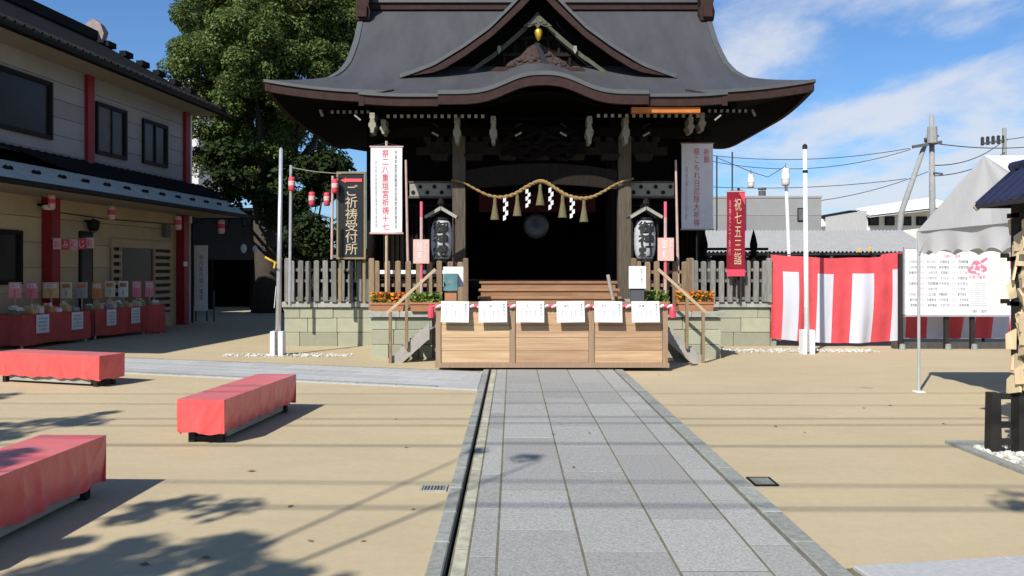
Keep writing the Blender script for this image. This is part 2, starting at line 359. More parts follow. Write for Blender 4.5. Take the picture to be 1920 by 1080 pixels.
def slab_mesh(w, l, h, m, name='paving_slab'):
    return MB().bevbox(-w / 2, w / 2, -l / 2, l / 2, 0, h, .003).mesh(name, m)
path = struct(MB().box(-.330, 1.615, -4, 13.75, -.03, .0262).build('stone_path', M_BED)); tag(path, 'granite slab path leading straight to the offertory box')
cols = [(-.323, -.242, .62, M_EDGE, 'edging_stone'), (-.236, -.084, .92, M_SLAB, 'paving_slab'), (-.077, .391, .92, M_SLAB, 'paving_slab'), (.398, .871, .92, M_SLAB, 'paving_slab'), (.878, 1.351, .92, M_SLAB, 'paving_slab'), (1.358, 1.60, .92, M_SLAB, 'paving_slab')]
for ci, (x0, x1, ln, m, nm) in enumerate(cols):
    meshes = [slab_mesh(x1 - x0 - .005, ln - .009, .022, m, nm)]
    y = -.6 + (.31, .55, .1, .62, .33, .75)[ci]
    while y < 13.7:
        l2 = min(ln, 13.74 - y)
        me = meshes[0] if l2 == ln else slab_mesh(x1 - x0 - .005, l2 - .009, .022, m, nm)
        piece(nm, me, ((x0 + x1) / 2, y + l2 / 2, .0065 + random.uniform(-.0015, .0015)), path, (random.uniform(-.001, .001), random.uniform(-.0015, .0015), random.uniform(-.002, .002)))
        y += ln
def kerb(name, label, x0, x1, y0, y1, ln, h, m):
    k = struct(MB().box(x0 + .01, x1 - .01, y0, y1, -.05, h - .006).build(name, M_BED)); tag(k, label)
    me = MB().bevbox(-(x1 - x0) / 2, (x1 - x0) / 2, -ln / 2 + .004, ln / 2 - .004, 0, h, .008).mesh('kerb_stone', m)
    y = y0
    while y + ln <= y1 + .01:
        piece('kerb_stone', me, ((x0 + x1) / 2, y + ln / 2, random.uniform(0, .002)), k); y += ln
kerb('kerb_strip', 'dark grey kerb along the drain slot', -.452, -.362, -.6, 13.2, .6, .03, M_KERB)
kerb('kerb_edge', 'grey green kerb on the far side of the path', 1.632, 1.762, -.6, 13.2, .6, .03, M_KERB)

# side path to the left, slanting towards the shop
dv = Vector((-.951, .309)); nv = Vector((.309, .951)); P0 = Vector((-.46, 11.02))
sp = MB(); Wd = 1.78
c4 = [P0, P0 + dv * 16, P0 + dv * 16 + nv * Wd, Vector((-.46, P0.y + Wd / nv.y))]
sp.prism([tuple(p) for p in c4], -.03, .0205, 'xy')
spath = struct(sp.build('side_path', M_SLABL)); tag(spath, 'pale stone path slanting off to the left behind the benches')
rot = math.atan2(dv.y, dv.x)
me_a = MB().bevbox(-.295, .295, -.195, .195, 0, .018, .004).mesh('paving_slab', M_SLABL)
me_k = MB().bevbox(-.295, .295, -.055, .055, 0, .026, .005).mesh('kerb_stone', M_KERB)
for r_ in range(4):
    for i in range(26):
        c = P0 + dv * (.3 + i * .6 + (.3 if r_ % 2 else 0)) + nv * (.32 + r_ * .4)
        if c.x > -.74: continue
        piece('paving_slab', me_a, (c.x, c.y, .005), spath, (0, 0, rot))
for i in range(26):
    for o_ in (.06, Wd - .06):
        c = P0 + dv * (.3 + i * .6) + nv * o_
        if c.x < -.78: piece('kerb_stone', me_k, (c.x, c.y, .004), spath, (0, 0, rot))
# pale cross path at the lower right
cp = struct(MB().prism([(1.78, 4.43), (12, 6.1), (12, 3.9), (1.78, 2.2)], -.03, .006, 'xy').build('cross_path', M_BED)); tag(cp, 'pale stone cross path at the lower right')
r2 = math.atan2(1.67, 10.22)
me_b = MB().bevbox(-.445, .445, -.445, .445, 0, .022, .005).mesh('paving_slab', M_SLABL)
for i in range(10):
    for j in range(2):
        d = .46 + i * .9
        piece('paving_slab', me_b, (1.80 + d * math.cos(r2) + (j * .9 + .46) * math.sin(r2), 4.43 + d * math.sin(r2) - (j * .9 + .46) * math.cos(r2), .005), cp, (0, 0, r2))

def grate(name, label, x0, x1, y0, y1, fm):
    t = thing(name, label, 'drain grate', ((x0 + x1) / 2, (y0 + y1) / 2, 0))
    f = MB(); w = .016
    f.box(x0, x1, y0, y0 + w, -.01, .012); f.box(x0, x1, y1 - w, y1, -.01, .012); f.box(x0, x0 + w, y0 + w, y1 - w, -.01, .012); f.box(x1 - w, x1, y0 + w, y1 - w, -.01, .012)
    f.build('frame', fm, t)
    MB().box(x0 + w, x1 - w, y0 + w, y1 - w, -.01, .003).build('sump', M_GUTTER, t)
    n = 7; bm = MB().box(-.005, .005, y0 + w - (y0 + y1) / 2, y1 - w - (y0 + y1) / 2, 0, .006).mesh('grate_bar', M_KERB)
    for i in range(n): piece('grate_bar', bm, (x0 + w + (x1 - x0 - 2 * w) * (i + .5) / n, (y0 + y1) / 2, .004), t)
grate('drain_grate', 'small drain grate in a white frame beside the dark kerb', -.67, -.475, 5.98, 6.16, M_CAP)
grate('drain_grate', 'small all dark drain grate in the beige paving right of the path', 1.80, 1.98, 6.14, 6.38, M_SASH)

ICO = [(0, 0, 1), (.894, 0, .447), (.276, .851, .447), (-.724, .526, .447), (-.724, -.526, .447), (.276, -.851, .447), (.724, .526, -.447), (-.276, .851, -.447), (-.894, 0, -.447), (-.276, -.851, -.447), (.724, -.526, -.447), (0, 0, -1)]
ICF = [(0, 1, 2), (0, 2, 3), (0, 3, 4), (0, 4, 5), (0, 5, 1), (1, 6, 2), (2, 7, 3), (3, 8, 4), (4, 9, 5), (5, 10, 1), (6, 7, 2), (7, 8, 3), (8, 9, 4), (9, 10, 5), (10, 6, 1), (11, 7, 6), (11, 8, 7), (11, 9, 8), (11, 10, 9), (11, 6, 10)]
def gravel(name, label, x0, x1, y0, y1, n, s):
    mb = MB()
    for _ in range(n):
        c = (random.uniform(x0, x1), random.uniform(y0, y1)); k = random.uniform(.5, 1.3) * s
        e = (k * random.uniform(.8, 1.4), k * random.uniform(.8, 1.3), k * random.uniform(.5, .8))
        mb.add([(c[0] + p[0] * e[0], c[1] + p[1] * e[1], e[2] * .6 + p[2] * e[2]) for p in ICO], ICF)
    o = mb.build(name, M_GRAVEL, fix=False); tag(o, label, kind='stuff')
gravel('gravel', 'white pebbles round the foot of the flagpole before the left podium', -5.4, -3.0, 15.3, 15.8, 300, .026)
gravel('gravel', 'white pebbles along the striped curtain and right podium', 4.2, 7.2, 16.1, 16.75, 420, .026)
gravel('gravel', 'white pebbles under the plaque rack', 4.1, 5.4, 5.2, 7.5, 1100, .03)
rk = struct(MB().box(4.0, 4.09, 4.0, 7.66, -.02, .03).box(4.09, 6.5, 7.57, 7.66, -.02, .03).build('gravel_kerb', M_KERB)); tag(rk, 'grey kerb edging the gravel bed at the right')

# ------------------------------------------------------------------ temple hall
XC = .60
def prof(Y):
    d = Y - 18
    return 5.5 + .38 * d + .0837 * d * d if d >= 0 else 5.5 + .30 * d + .025 * d * d
def bell(x): return math.exp(-(abs(x) / .87) ** 2.6)
def bump_(x, Y):
    gY = 1 if Y < 19.05 else max(0, 1 - (Y - 19.05) / .45)
    return .37 * bell(x) * gY * gY * (3 - 2 * gY)
WT = [(0, 5.97), (.25, 5.62), (.5, 5.33), (.75, 5.10), (1, 4.92), (1.5, 4.71), (2, 4.63), (3, 4.62), (4.3, 4.68)]
def w_(d): return float(np.interp(d, [a for a, _ in WT], [b for _, b in WT]))
HD = 1.3
def lift(c, d): return .24 * max(0, 1 - c / 2.6) ** 2.0 * max(0, 1 - d / HD)
RY = 22.3
hall = thing('shrine_hall', 'dark wooden shrine hall under a sweeping grey hip and gable roof with a gabled dormer', 'shrine hall', (XC, 18, 0))
rf = MB()
def front(u, v, sgn=1):
    d = 4.3 * v; w = w_(d); x = (u * 2 - 1) * w; Y = 18 + d
    z = prof(Y) + lift(w - abs(x), d) + (bump_(x, Y) if sgn > 0 else 0)
    return (XC + x, Y if sgn > 0 else 2 * RY - Y, z)
rf.grid(front, 80, 36); rf.grid(lambda u, v: front(u, v, -1), 24, 16)
for sx in (-1, 1):
    def side(u, v, sx=sx):
        e = HD * v; y = (u * 2 - 1) * (4.3 - e)
        return (XC + sx * w_(e), RY + y, prof(18 + e) + lift((4.3 - e) - abs(y), e))
    rf.grid(side, 40, 8)
roof = rf.build('main_roof', M_ROOF, hall, smooth=True)
# gable end walls behind the verges
for sx in (-1, 1):
    pts = [(18 + d, prof(18 + d) - .02) for d in np.linspace(HD - .05, 4.3, 12)]; pts += [(2 * RY - y, z) for y, z in pts[::-1][1:]]
    MB().prism(pts, XC + sx * 4.30, XC + sx * 4.40, 'yz').build('gable_wall', M_DARK, hall)
# verge boards
for sx in (-1, 1):
    for s2 in (1, -1):
        vb = MB(); P = []
        for d in np.linspace(HD * .8, 4.3, 14):
            Y = 18 + d; P.append((XC + sx * w_(d), Y if s2 > 0 else 2 * RY - Y, prof(Y)))
        for p, q in zip(P, P[1:]): vb.add([(p[0], p[1], p[2] + .03), (q[0], q[1], q[2] + .03), (q[0], q[1], q[2] - .25), (p[0], p[1], p[2] - .25), (p[0] - sx * .14, p[1], p[2] + .035), (q[0] - sx * .14, q[1], q[2] + .035), (q[0] - sx * .14, q[1], q[2] - .25), (p[0] - sx * .14, p[1], p[2] - .25)], MB.BF)
        vb.build('verge_board', M_ROOFEDGE, hall)
# eave fascia: curved band all round, slightly set back below the sheet edge
def band(P, drop0, drop1, out, m, name, parent, thick=.10, inward=(0, 1, 0)):
    mb = MB(); iv = Vector(inward)
    for p, q in zip(P, P[1:]):
        p = Vector(p); q = Vector(q); a0 = p + iv * out; b0 = q + iv * out
        mb.add([a0 - Vector((0, 0, drop0)), b0 - Vector((0, 0, drop0)), b0 - Vector((0, 0, drop1)), a0 - Vector((0, 0, drop1)),
                a0 - Vector((0, 0, drop0)) + iv * thick, b0 - Vector((0, 0, drop0)) + iv * thick, b0 - Vector((0, 0, drop1)) + iv * thick, a0 - Vector((0, 0, drop1)) + iv * thick], MB.BF)
    return mb.build(name, m, parent)
N_ = 60
Pf = [(XC + x, 18, prof(18) + lift(5.97 - abs(x), 0)) for x in np.linspace(-5.97, 5.97, N_)]
Pl = [p for p in Pf if p[0] < XC - 3.25]; Pr = [p for p in Pf if p[0] > XC + 3.25]
for P in (Pl, Pr):
    band(P, -.012, .05, -.03, M_ROOFEDGE, 'eave_edge', hall); band(P, .05, .24, .01, M_FASCIA, 'eave_fascia', hall)
for sx in (-1, 1):
    P = [(XC + sx * 5.97, RY + y, prof(18) + lift(4.3 - abs(y), 0)) for y in np.linspace(-4.3, 4.3, 40)]
    band(P, -.012, .05, -.03, M_ROOFEDGE, 'eave_edge', hall, inward=(-sx, 0, 0)); band(P, .05, .24, .01, M_FASCIA, 'eave_fascia', hall, inward=(-sx, 0, 0))
# soffit
sf = MB()
def soff(u, v):
    t = u * 4; k = int(min(3, t)); f = t - k
    o = [(-5.9, -4.25), (5.9, -4.25), (5.9, 4.25), (-5.9, 4.25)]; i_ = [(-4.2, -1.6), (4.2, -1.6), (4.2, 3.2), (-4.2, 3.2)]
    def lp(c): return (c[k][0] * (1 - f) + c[(k + 1) % 4][0] * f, c[k][1] * (1 - f) + c[(k + 1) % 4][1] * f)
    a, b = lp(o), lp(i_)
    cd = min(f, 1 - f) * (11.8 if k % 2 == 0 else 8.5)
    zo = 5.27 + lift(cd, 0)
    return (XC + a[0] * (1 - v) + b[0] * v, RY + a[1] * (1 - v) + b[1] * v, zo * (1 - v) + 5.42 * v)
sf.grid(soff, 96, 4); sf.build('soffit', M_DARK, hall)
# kohai (porch) roof
kq = MB()
def koh(u, v):
    Y = 16 + 2 * v; w = 3.56 - .30 * v; x = (u * 2 - 1) * w
    return (XC + x, Y, prof(Y) + bump_(x, Y) + .05 * max(0, (abs(x) - 2.6)) ** 2 * (1 - v))
kq.grid(koh, 80, 14); kq.build('porch_roof', M_ROOF, hall, smooth=True)
def kedge(x): return prof(16) + bump_(x, 16) + .05 * max(0, (abs(x) - 2.6)) ** 2
Pk = [(XC + x, 16, kedge(x)) for x in np.linspace(-3.56, 3.56, 80)]
band(Pk, -.012, .05, -.03, M_ROOFEDGE, 'porch_eave_edge', hall)
band([p for p in Pk if p[0] < XC - 1.95], .05, .22, .012, M_FASCIA, 'porch_fascia', hall)
band([p for p in Pk if p[0] > XC + 1.95], .05, .22, .012, M_FASCIA, 'porch_fascia', hall)
band([(p[0], 15.93, p[2] + .03) for p in Pk if abs(p[0] - XC) < 2.03], .045, .235, 0, M_FASCIA, 'curved_gable_fascia', hall)
band([(p[0], 15.93, p[2] + .03) for p in Pk if abs(p[0] - XC) < 2.05], -.035, .044, -.025, M_ROOFEDGE, 'curved_gable_edge', hall, thick=.16)
for sx in (-1, 1):
    P = [(XC + sx * (3.56 - .30 * v), 16 + 2 * v, prof(16 + 2 * v) + .02) for v in np.linspace(0, 1, 8)]
    band(P, -.01, .24, 0, M_FASCIA, 'porch_side_fascia', hall, inward=(-sx, 0, 0))
MB().box(XC + 1.72, XC + 3.05, 16.07, 16.2, 4.66, 4.765).build('copper_flashing', M_ORANGE, hall)
ks = MB()
ks.grid(lambda u, v: (XC + (u * 2 - 1) * 3.5, 16.1 + 3.6 * v, 4.775 + .85 * v * .8 + .30 * bell((u * 2 - 1) * 3.5) * (1 - v)), 40, 4)
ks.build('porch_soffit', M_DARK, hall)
# rafters with painted tips
raf = MB().box(-.03, .03, 0, 1.6, -.035, .035).mesh('rafter', M_DARK)
tip = MB().box(-.031, .031, -.012, 0, -.034, .034).mesh('rafter_tip', M_CREAM)
def rafters(x0, x1, n, Y, z):
    for i in range(n):
        x = x0 + (x1 - x0) * i / (n - 1)
        r_ = piece('rafter', raf, (x, Y, z), hall, (R(10), 0, 0))
        t_ = bpy.data.objects.new('rafter_tip', tip); COL.objects.link(t_); t_.parent = r_
rafters(X(728, 16.5), X(905, 16.5), 15, 16.5, Z(218, 16.5)); rafters(X(1122, 16.5), X(1308, 16.5), 15, 16.5, Z(217, 16.5))
rafters(X(623, 18.6), X(690, 18.6), 7, 18.6, Z(210, 18.6)); rafters(X(1330, 18.6), X(1398, 18.6), 7, 18.6, Z(208, 18.6))
# ridge
rd = MB(); zr = prof(RY)
rd.box(XC - 4.55, XC + 4.55, RY - .20, RY + .20, zr - .12, zr + .05)
rd.build('ridge_base', M_FASCIA, hall)
MB().box(XC - 4.5, XC + 4.5, RY - .26, RY + .26, zr + .05, zr + .5, 0, .05).box(XC - 4.6, XC + 4.6, RY - .32, RY + .32, zr + .5, zr + .6).build('ridge_beam', M_ROOF, hall)
for sx in (-1, 1):
    e = MB(); x = XC + sx * 4.52; yb = RY - .42
    e.prism([(x - .17, zr - .52), (x + .17, zr - .52), (x + .2, zr - .3), (x + .15, zr - .1), (x + .22, zr + .2), (x + .14, zr + .6), (x, zr + .75), (x - .14, zr + .6), (x - .22, zr + .2), (x - .15, zr - .1), (x - .2, zr - .3)], yb - .16, yb + .3)
    e.box(x - .12, x + .12, yb - .24, yb - .16, zr - .45, zr - .15)
    e.build('ridge_end_ornament', M_FASCIA, hall)
# chidori dormer
CURVE = [(0, 8.42), (.16, 8.2), (.35, 7.98), (.70, 7.62), (1.1, 7.22), (1.71, 6.78), (2.4, 6.36), (2.85, 6.19), (3.25, 6.05)]
def cz(x): return float(np.interp(abs(x), [a for a, _ in CURVE], [b for _, b in CURVE]))
def meetY(z):
    d = (-.38 + math.sqrt(max(0, .1444 + 4 * .0837 * (z - 5.5)))) / (2 * .0837); return 18 + d
YD = 19.1
dm = MB()
def dor(u, v):
    x = (u * 2 - 1) * 3.2; x = math.copysign(abs(x / 3.2) ** 1.2 * 3.2, x); z = cz(x); Y1 = max(meetY(z) + .12, YD + .3)
    return (XC + x, YD + (Y1 - YD) * v, z)
dm.grid(dor, 56, 10); dm.build('dormer_roof', M_ROOF, hall, smooth=True)
xsd = [math.copysign(abs(t) ** 1.15 * 3.18, t) for t in np.linspace(-1, 1, 61)]
for sx in (-1, 1):
    Pd = [(XC + x, YD, cz(x)) for x in xsd if x * sx >= -1e-6]
    band(Pd, -.045, .045, -.03, M_ROOFEDGE, 'dormer_edge', hall, thick=.14)
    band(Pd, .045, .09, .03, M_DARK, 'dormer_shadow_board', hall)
    def strip(w0, w1, y0, m, name, xm=3.0, th=.08):
        mb = MB(); xx = np.linspace(0, xm, 26)
        for a, b in zip(xx, xx[1:]):
            tp = lambda t, w: cz(t) - w * (1 + .35 * min(1, max(0, 1 - t / 1.2))) * min(1, max(.12, (3.25 - t) / 1.1))
            q = [(XC + sx * a, tp(a, w0)), (XC + sx * b, tp(b, w0)), (XC + sx * b, tp(b, w1)), (XC + sx * a, tp(a, w1))]
            mb.prism(q, y0, y0 + th)
        mb.build(name, m, hall)
    strip(.09, .25, YD + .0, M_FASCIA, 'bargeboard', 3.18)
    strip(.52, .63, YD + .48, M_GREENWOOD, 'inner_bargeboard', 2.0, .05)
dwp = [(XC + x, cz(x) - .05) for x in np.linspace(-2.9, 2.9, 40)]
MB().prism([(XC - 2.9, 5.9)] + dwp + [(XC + 2.9, 5.9)], 19.85, 19.92).build('dormer_wall', M_DARK, hall)
cv = MB()
cv.prism([(XC - .78, 6.40), (XC + .78, 6.40), (XC + .66, 6.54), (XC + .40, 6.68), (XC + .22, 6.88), (XC, 7.00), (XC - .22, 6.88), (XC - .40, 6.68), (XC - .66, 6.54)], 19.62, 19.74)
for k in range(34):
    a = random.uniform(-.66, .66); zz_ = 6.44 + random.uniform(0, .44) * (1 - abs(a) / .74); s = random.uniform(.03, .065)
    cv.add([(XC + a + p[0] * s * 1.5, 19.62 + p[1] * s * .8, zz_ + p[2] * s) for p in ICO], ICF)
cv.build('carved_panel', M_CARVE, hall)
MB().prism([(XC - 1.1, 6.30), (XC + 1.1, 6.30), (XC + 1.1, 6.40), (XC - 1.1, 6.40)], 19.56, 19.74).build('carved_panel_sill', M_FASCIA, hall)
MB().prism([(XC - .06, 6.96), (XC + .03, 6.96), (XC + .30, 6.40), (XC + .14, 6.40)], 19.50, 19.56).build('dormer_strut', M_BLACK, hall)
for k in range(-9, 10):
    x = k * .26; zt_ = cz(x) - .75
    if zt_ > 6.5: MB().box(XC + x - .03, XC + x + .03, 19.80, 19.85, 6.2, zt_).build('gable_lattice_bar', M_DARK2, hall)
for zb_ in (6.75, 7.15): 
    hw = float(np.interp(-(zb_ + .75), [-v for _, v in CURVE], [a for a, _ in CURVE])); MB().box(XC - hw, XC + hw, 19.77, 19.80, zb_ - .04, zb_ + .04).build('gable_tie', M_DARK2, hall)
ge = MB().prism([(XC - .06, 7.56), (XC + .06, 7.56), (XC + .22, 7.42), (XC + .34, 7.32), (XC + .2, 7.30), (XC + .06, 7.35), (XC, 7.26), (XC - .06, 7.35), (XC - .2, 7.30), (XC - .34, 7.32), (XC - .22, 7.42)], 19.40, 19.46)
for k in range(14):
    a = random.uniform(-.24, .24); q = random.uniform(.03, .05); zz_ = 7.36 + random.uniform(0, .14) * (1 - abs(a) / .3); ge.add([(XC + a + p[0] * q, 19.40 + p[1] * q * .8, zz_ + p[2] * q) for p in ICO], ICF)
ge.build('gable_pendant', M_GREENWOOD, hall)
cr = MB(); cr.lathe([(.0, -.16), (.045, -.13), (.075, -.05), (.095, .03), (.085, .09), (.05, .12), (.0, .125)], (XC + .02, 19.36, Z(64, 19.36)), 12); cr.build('gold_crest', M_GOLD, hall, smooth=True)
for px_ in (936, 1078):
    p = at(px_, 94, 19.55); MB().prism([(p[0] - .035, p[2] + .09), (p[0] + .035, p[2] + .09), (p[0] + .045, p[2] - .02), (p[0], p[2] - .1), (p[0] - .045, p[2] - .02)], 19.5, 19.56).build('white_drop_ornament', M_CREAM, hall)
# body of the hall
FLZ = 1.38
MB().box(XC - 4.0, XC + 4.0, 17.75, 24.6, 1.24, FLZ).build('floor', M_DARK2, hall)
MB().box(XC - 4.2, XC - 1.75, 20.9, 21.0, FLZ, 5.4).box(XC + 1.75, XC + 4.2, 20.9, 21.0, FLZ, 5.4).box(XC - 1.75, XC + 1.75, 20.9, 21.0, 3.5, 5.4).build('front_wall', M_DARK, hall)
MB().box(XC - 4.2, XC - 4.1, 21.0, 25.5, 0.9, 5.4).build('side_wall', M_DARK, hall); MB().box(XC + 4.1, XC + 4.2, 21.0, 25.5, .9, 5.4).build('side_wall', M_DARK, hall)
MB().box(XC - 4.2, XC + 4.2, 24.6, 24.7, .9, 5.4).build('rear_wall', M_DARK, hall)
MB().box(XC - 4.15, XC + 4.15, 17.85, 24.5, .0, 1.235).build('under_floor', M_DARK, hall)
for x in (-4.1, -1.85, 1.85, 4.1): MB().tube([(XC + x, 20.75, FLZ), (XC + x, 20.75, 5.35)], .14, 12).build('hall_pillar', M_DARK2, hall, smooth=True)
for sx in (-1, 1):
    for k in range(2):
        x0 = XC + sx * (1.95 + k * 1.02); d_ = MB(); xa, xb = min(x0, x0 + sx * .98), max(x0, x0 + sx * .98)
        d_.box(xa, xb, 20.84, 20.89, FLZ + .05, FLZ + .12).box(xa, xb, 20.84, 20.89, 3.2, 3.27).box(xa, xa + .06, 20.84, 20.89, FLZ + .12, 3.2).box(xb - .06, xb, 20.84, 20.89, FLZ + .12, 3.2)
        for q in range(1, 8): d_.box(xa + q * .12, xa + q * .12 + .02, 20.85, 20.88, FLZ + .12, 3.2)
        d_.build('lattice_door', M_DARK2, hall)
# porch pillars, beams, brackets
YP = 17.6
for px_, top in ((861, 4.45), (1170, 4.45)):
    x = X(px_, YP); pl = MB().bevbox(x - .135, x + .135, YP - .135, YP + .135, .95, top, .02).build('porch_pillar', M_PILLAR, hall)
    MB().box(x - .2, x + .2, YP - .2, YP + .2, .9, 1.0).build('pillar_base', M_CAP, pl)
PX0, PX1 = X(861, YP), X(1170, YP); PM = (PX0 + PX1) / 2
def arch(u, lo, hi): return lo + (hi - lo) * (1 - (2 * u - 1) ** 2)
bm_ = MB(); n = 20
for i in range(n):
    a, b = i / n, (i + 1) / n
    xa, xb = PX0 + (PX1 - PX0) * a, PX0 + (PX1 - PX0) * b
    bm_.add([(xa, YP - .11, arch(a, 3.28, 3.42)), (xb, YP - .11, arch(b, 3.28, 3.42)), (xb, YP + .11, arch(b, 3.28, 3.42)), (xa, YP + .11, arch(a, 3.28, 3.42)),
             (xa, YP - .11, arch(a, 3.68, 3.86)), (xb, YP - .11, arch(b, 3.68, 3.86)), (xb, YP + .11, arch(b, 3.68, 3.86)), (xa, YP + .11, arch(a, 3.68, 3.86))], MB.BF)
bm_.build('rainbow_beam', M_DARK2, hall)
MB().box(XC - 3.6, XC + 3.6, YP - .12, YP + .12, 4.42, 4.62).build('porch_purlin', M_DARK, hall)
MB().box(PX0 - .9, PX1 + .9, YP - .09, YP + .09, 4.05, 4.2).build('bracket_beam', M_DARK2, hall)
for x in np.linspace(PX0 - .4, PX1 + .4, 7):
    k_ = MB(); k_.box(x - .16, x + .16, YP - .17, YP + .17, 3.92, 4.05, -.05, -.05).box(x - .3, x + .3, YP - .08, YP + .08, 4.2, 4.32).box(x - .35, x - .19, YP - .1, YP + .1, 4.32, 4.42).box(x + .19, x + .35, YP - .1, YP + .1, 4.32, 4.42).box(x - .08, x + .08, YP - .1, YP + .1, 4.32, 4.42)
    k_.build('bracket', M_DARK2, hall)
dr = MB()
for q in range(5):
    pts = []
    for k in range(14):
        f = k / 13; pts.append((PM + (f - .5) * 1.7 + .05 * math.sin(k * 2 + q), 17.36 - .04 * math.cos(k * 1.3 + q), 4.0 + q * .11 + .09 * math.sin(k * 1.1 + q * 1.9)))
    dr.tube(pts, [.03 + .03 * math.sin(math.pi * k / 13) for k in range(14)], 7)
dr.build('dragon_carving', M_DARK, hall, smooth=True)
def nosing(px_, y0, y1, Y, m):
    x = X(px_, Y); z1, z0 = Z(y0, Y), Z(y1, Y); h = z1 - z0; mb = MB()
    outl = [(-.03, 0), (.03, 0), (.045, .22), (.075, .32), (.075, .46), (.045, .55), (.05, .62), (.03, .66), (.055, .74), (.05, .98), (-.05, .98), (-.055, .74), (-.03, .66), (-.05, .62), (-.045, .55), (-.075, .46), (-.075, .32), (-.045, .22)]
    mb.prism([(x + a, z0 + b * h) for a, b in outl], Y - .09, Y + .3)
    return mb.build('painted_nosing', m, hall)
for px_ in (857, 925, 1105, 1173): nosing(px_, 218, 270, 16.95, M_CREAM)
for px_, y0, y1 in ((699, 212, 250), (720, 225, 252), (1294, 222, 250), (1315, 212, 246)): nosing(px_, y0, y1, 17.2, M_CREAM)
for px_, sx in ((822, -1), (966, 1), (1062, -1), (1206, 1)):
    for dy in (0, 17):
        p = at(px_, 238 + dy, 17.0); MB().bar((p[0], p[1], p[2]), (p[0] + sx * .13, p[1] - .02, p[2] + .07), .03, .035).build('bracket_tip', M_DARK2 if dy == 0 else M_CREAM, hall)
for px_, sx in ((676, -1), (1340, 1)):
    p = at(px_, 222, 18.0); MB().bar((p[0], p[1], p[2] - .04), (p[0] + sx * .13, p[1] - .02, p[2] + .07), .03, .035).build('bracket_tip', M_CREAM, hall)
for px_ in (603, 1413):
    p = at(px_, 212, 18.5); MB().bar((p[0] - .03, p[1], p[2] + .07), (p[0] + .03, p[1] - .02, p[2] - .07), .05, .05).build('corner_rafter_tip', M_CREAM, hall)
# patterned panels between porch and hall
for x0, x1 in ((768, 848), (1181, 1264)):
    Yq = 17.75; xa, xb = X(x0, Yq), X(x1, Yq); za, zb = Z(370, Yq), Z(341, Yq)
    pn = MB().box(xa, xb, Yq, Yq + .05, za, zb).build('patterned_panel', M_CREAM, hall)
    fr = MB().box(xa - .02, xb + .02, Yq - .02, Yq, zb - .025, zb + .015).box(xa - .02, xb + .02, Yq - .02, Yq, za - .02, za + .025); fr.build('frame', M_PILLAR, pn)
    dots = MB()
    for k in range(6):
        cx, cz_ = xa + (xb - xa) * (k + .5) / 6, (za + zb) / 2 + (.06 if k % 2 else -.06)
        dots.lathe([(.0, -.006), (.045, -.006), (.045, .006), (0, .006)], (0, 0, 0), 8)
        for q in range(len(dots.v) - 32, len(dots.v)): p = dots.v[q]; dots.v[q] = (cx + p[0], Yq - .008 + p[2], cz_ + p[1])
    dots.build('crest_pattern', M_DARK2, pn)
# red curtain pelmet inside, dark
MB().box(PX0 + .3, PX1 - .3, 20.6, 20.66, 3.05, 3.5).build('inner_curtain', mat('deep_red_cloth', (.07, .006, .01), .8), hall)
# wooden stair to the hall
for i in range(4):
    z = FLZ - i * .145; Y = 17.05 - i * .30
    st = MB().bevbox(X(898, 16.6), X(1160, 16.6), Y - .3, Y + .04, z - .045, z, .008).build('stair_tread', M_STEP, hall)
    MB().box(X(902, 16.6), X(1156, 16.6), Y - .27, Y - .24, z - .145, z - .045).build('riser', M_STEP, st)
MB().box(X(872, 16.6), X(1156, 16.6), 14.05, 16.2, .72, .80).build('landing', M_STEP, hall)
MB().box(X(872, 16.6) + .02, X(1156, 16.6) - .02, 14.1, 17.3, .0, .70).build('landing_base', M_DARK, hall)
mp_ = MB().tube([at(1140, 515, 15.9), at(1143, 532, 15.9), at(1150, 562, 15.9)], 0.035, 8).build('railing_end', M_PLYWOOD, hall)
# veranda railing on the right with pointed posts
for px_ in (1320, 1413):
    p = at(px_, 505, 19.0); v_ = MB(); v_.tube([(p[0], 19, .9), (p[0], 19, 2.05)], .07, 8); v_.lathe([(.075, 2.05), (.085, 2.1), (.09, 2.2), (.05, 2.38), (.0, 2.55)], (p[0], 19, 0), 8); v_.build('veranda_post', M_DARK, hall, smooth=True)
MB().box(X(1300, 19), X(1440, 19), 18.97, 19.03, 2.06, 2.12).box(X(1300, 19), X(1440, 19), 18.97, 19.03, 1.85, 1.9).build('veranda_rail', M_DARK, hall)

# ------------------------------------------------------------------ stone podium
pod = thing('stone_podium', 'pale greenish stone podium of squared blocks carrying the hall and its fences', 'podium', (XC, 17.5, 0))
PZ = .93
MB().box(-4.75, 5.6, 17.56, 26, 0, PZ - .1).box(-2.5, 3.74, 15.15, 17.56, 0, .74).build('core', M_KERB, pod)
def blocks(x0, x1, Y, z0, rows, lens, seed):
    rr = random.Random(seed); z = z0
    for h in rows:
        x = x0 - 0 if rr.random() < .5 else x0
        first = True
        while x < x1 - .02:
            l = rr.choice(lens) * (rr.uniform(.4, .9) if first else 1); first = False
            if x + l > x1 - .22: l = x1 - x
            me = MB().bevbox(-l / 2 + .006, l / 2 - .006, 0, .16, 0, h - .01, .012).mesh('stone_block', M_STONE)
            piece('stone_block', me, (x + l / 2, Y + rr.uniform(-.008, .008), z), pod); x += l
        z += h
blocks(-4.81, -2.55, 17.5, 0, (.30, .30, .22), (.62, .8, .7), 1)
blocks(3.78, 5.45, 17.5, 0, (.30, .30, .22), (.62, .8, .7), 2)
blocks(-2.57, -1.45, 15.07, 0, (.26, .27, .22), (.55, .62), 3)
blocks(2.65, 3.80, 15.07, 0, (.26, .27, .22), (.55, .62), 4)
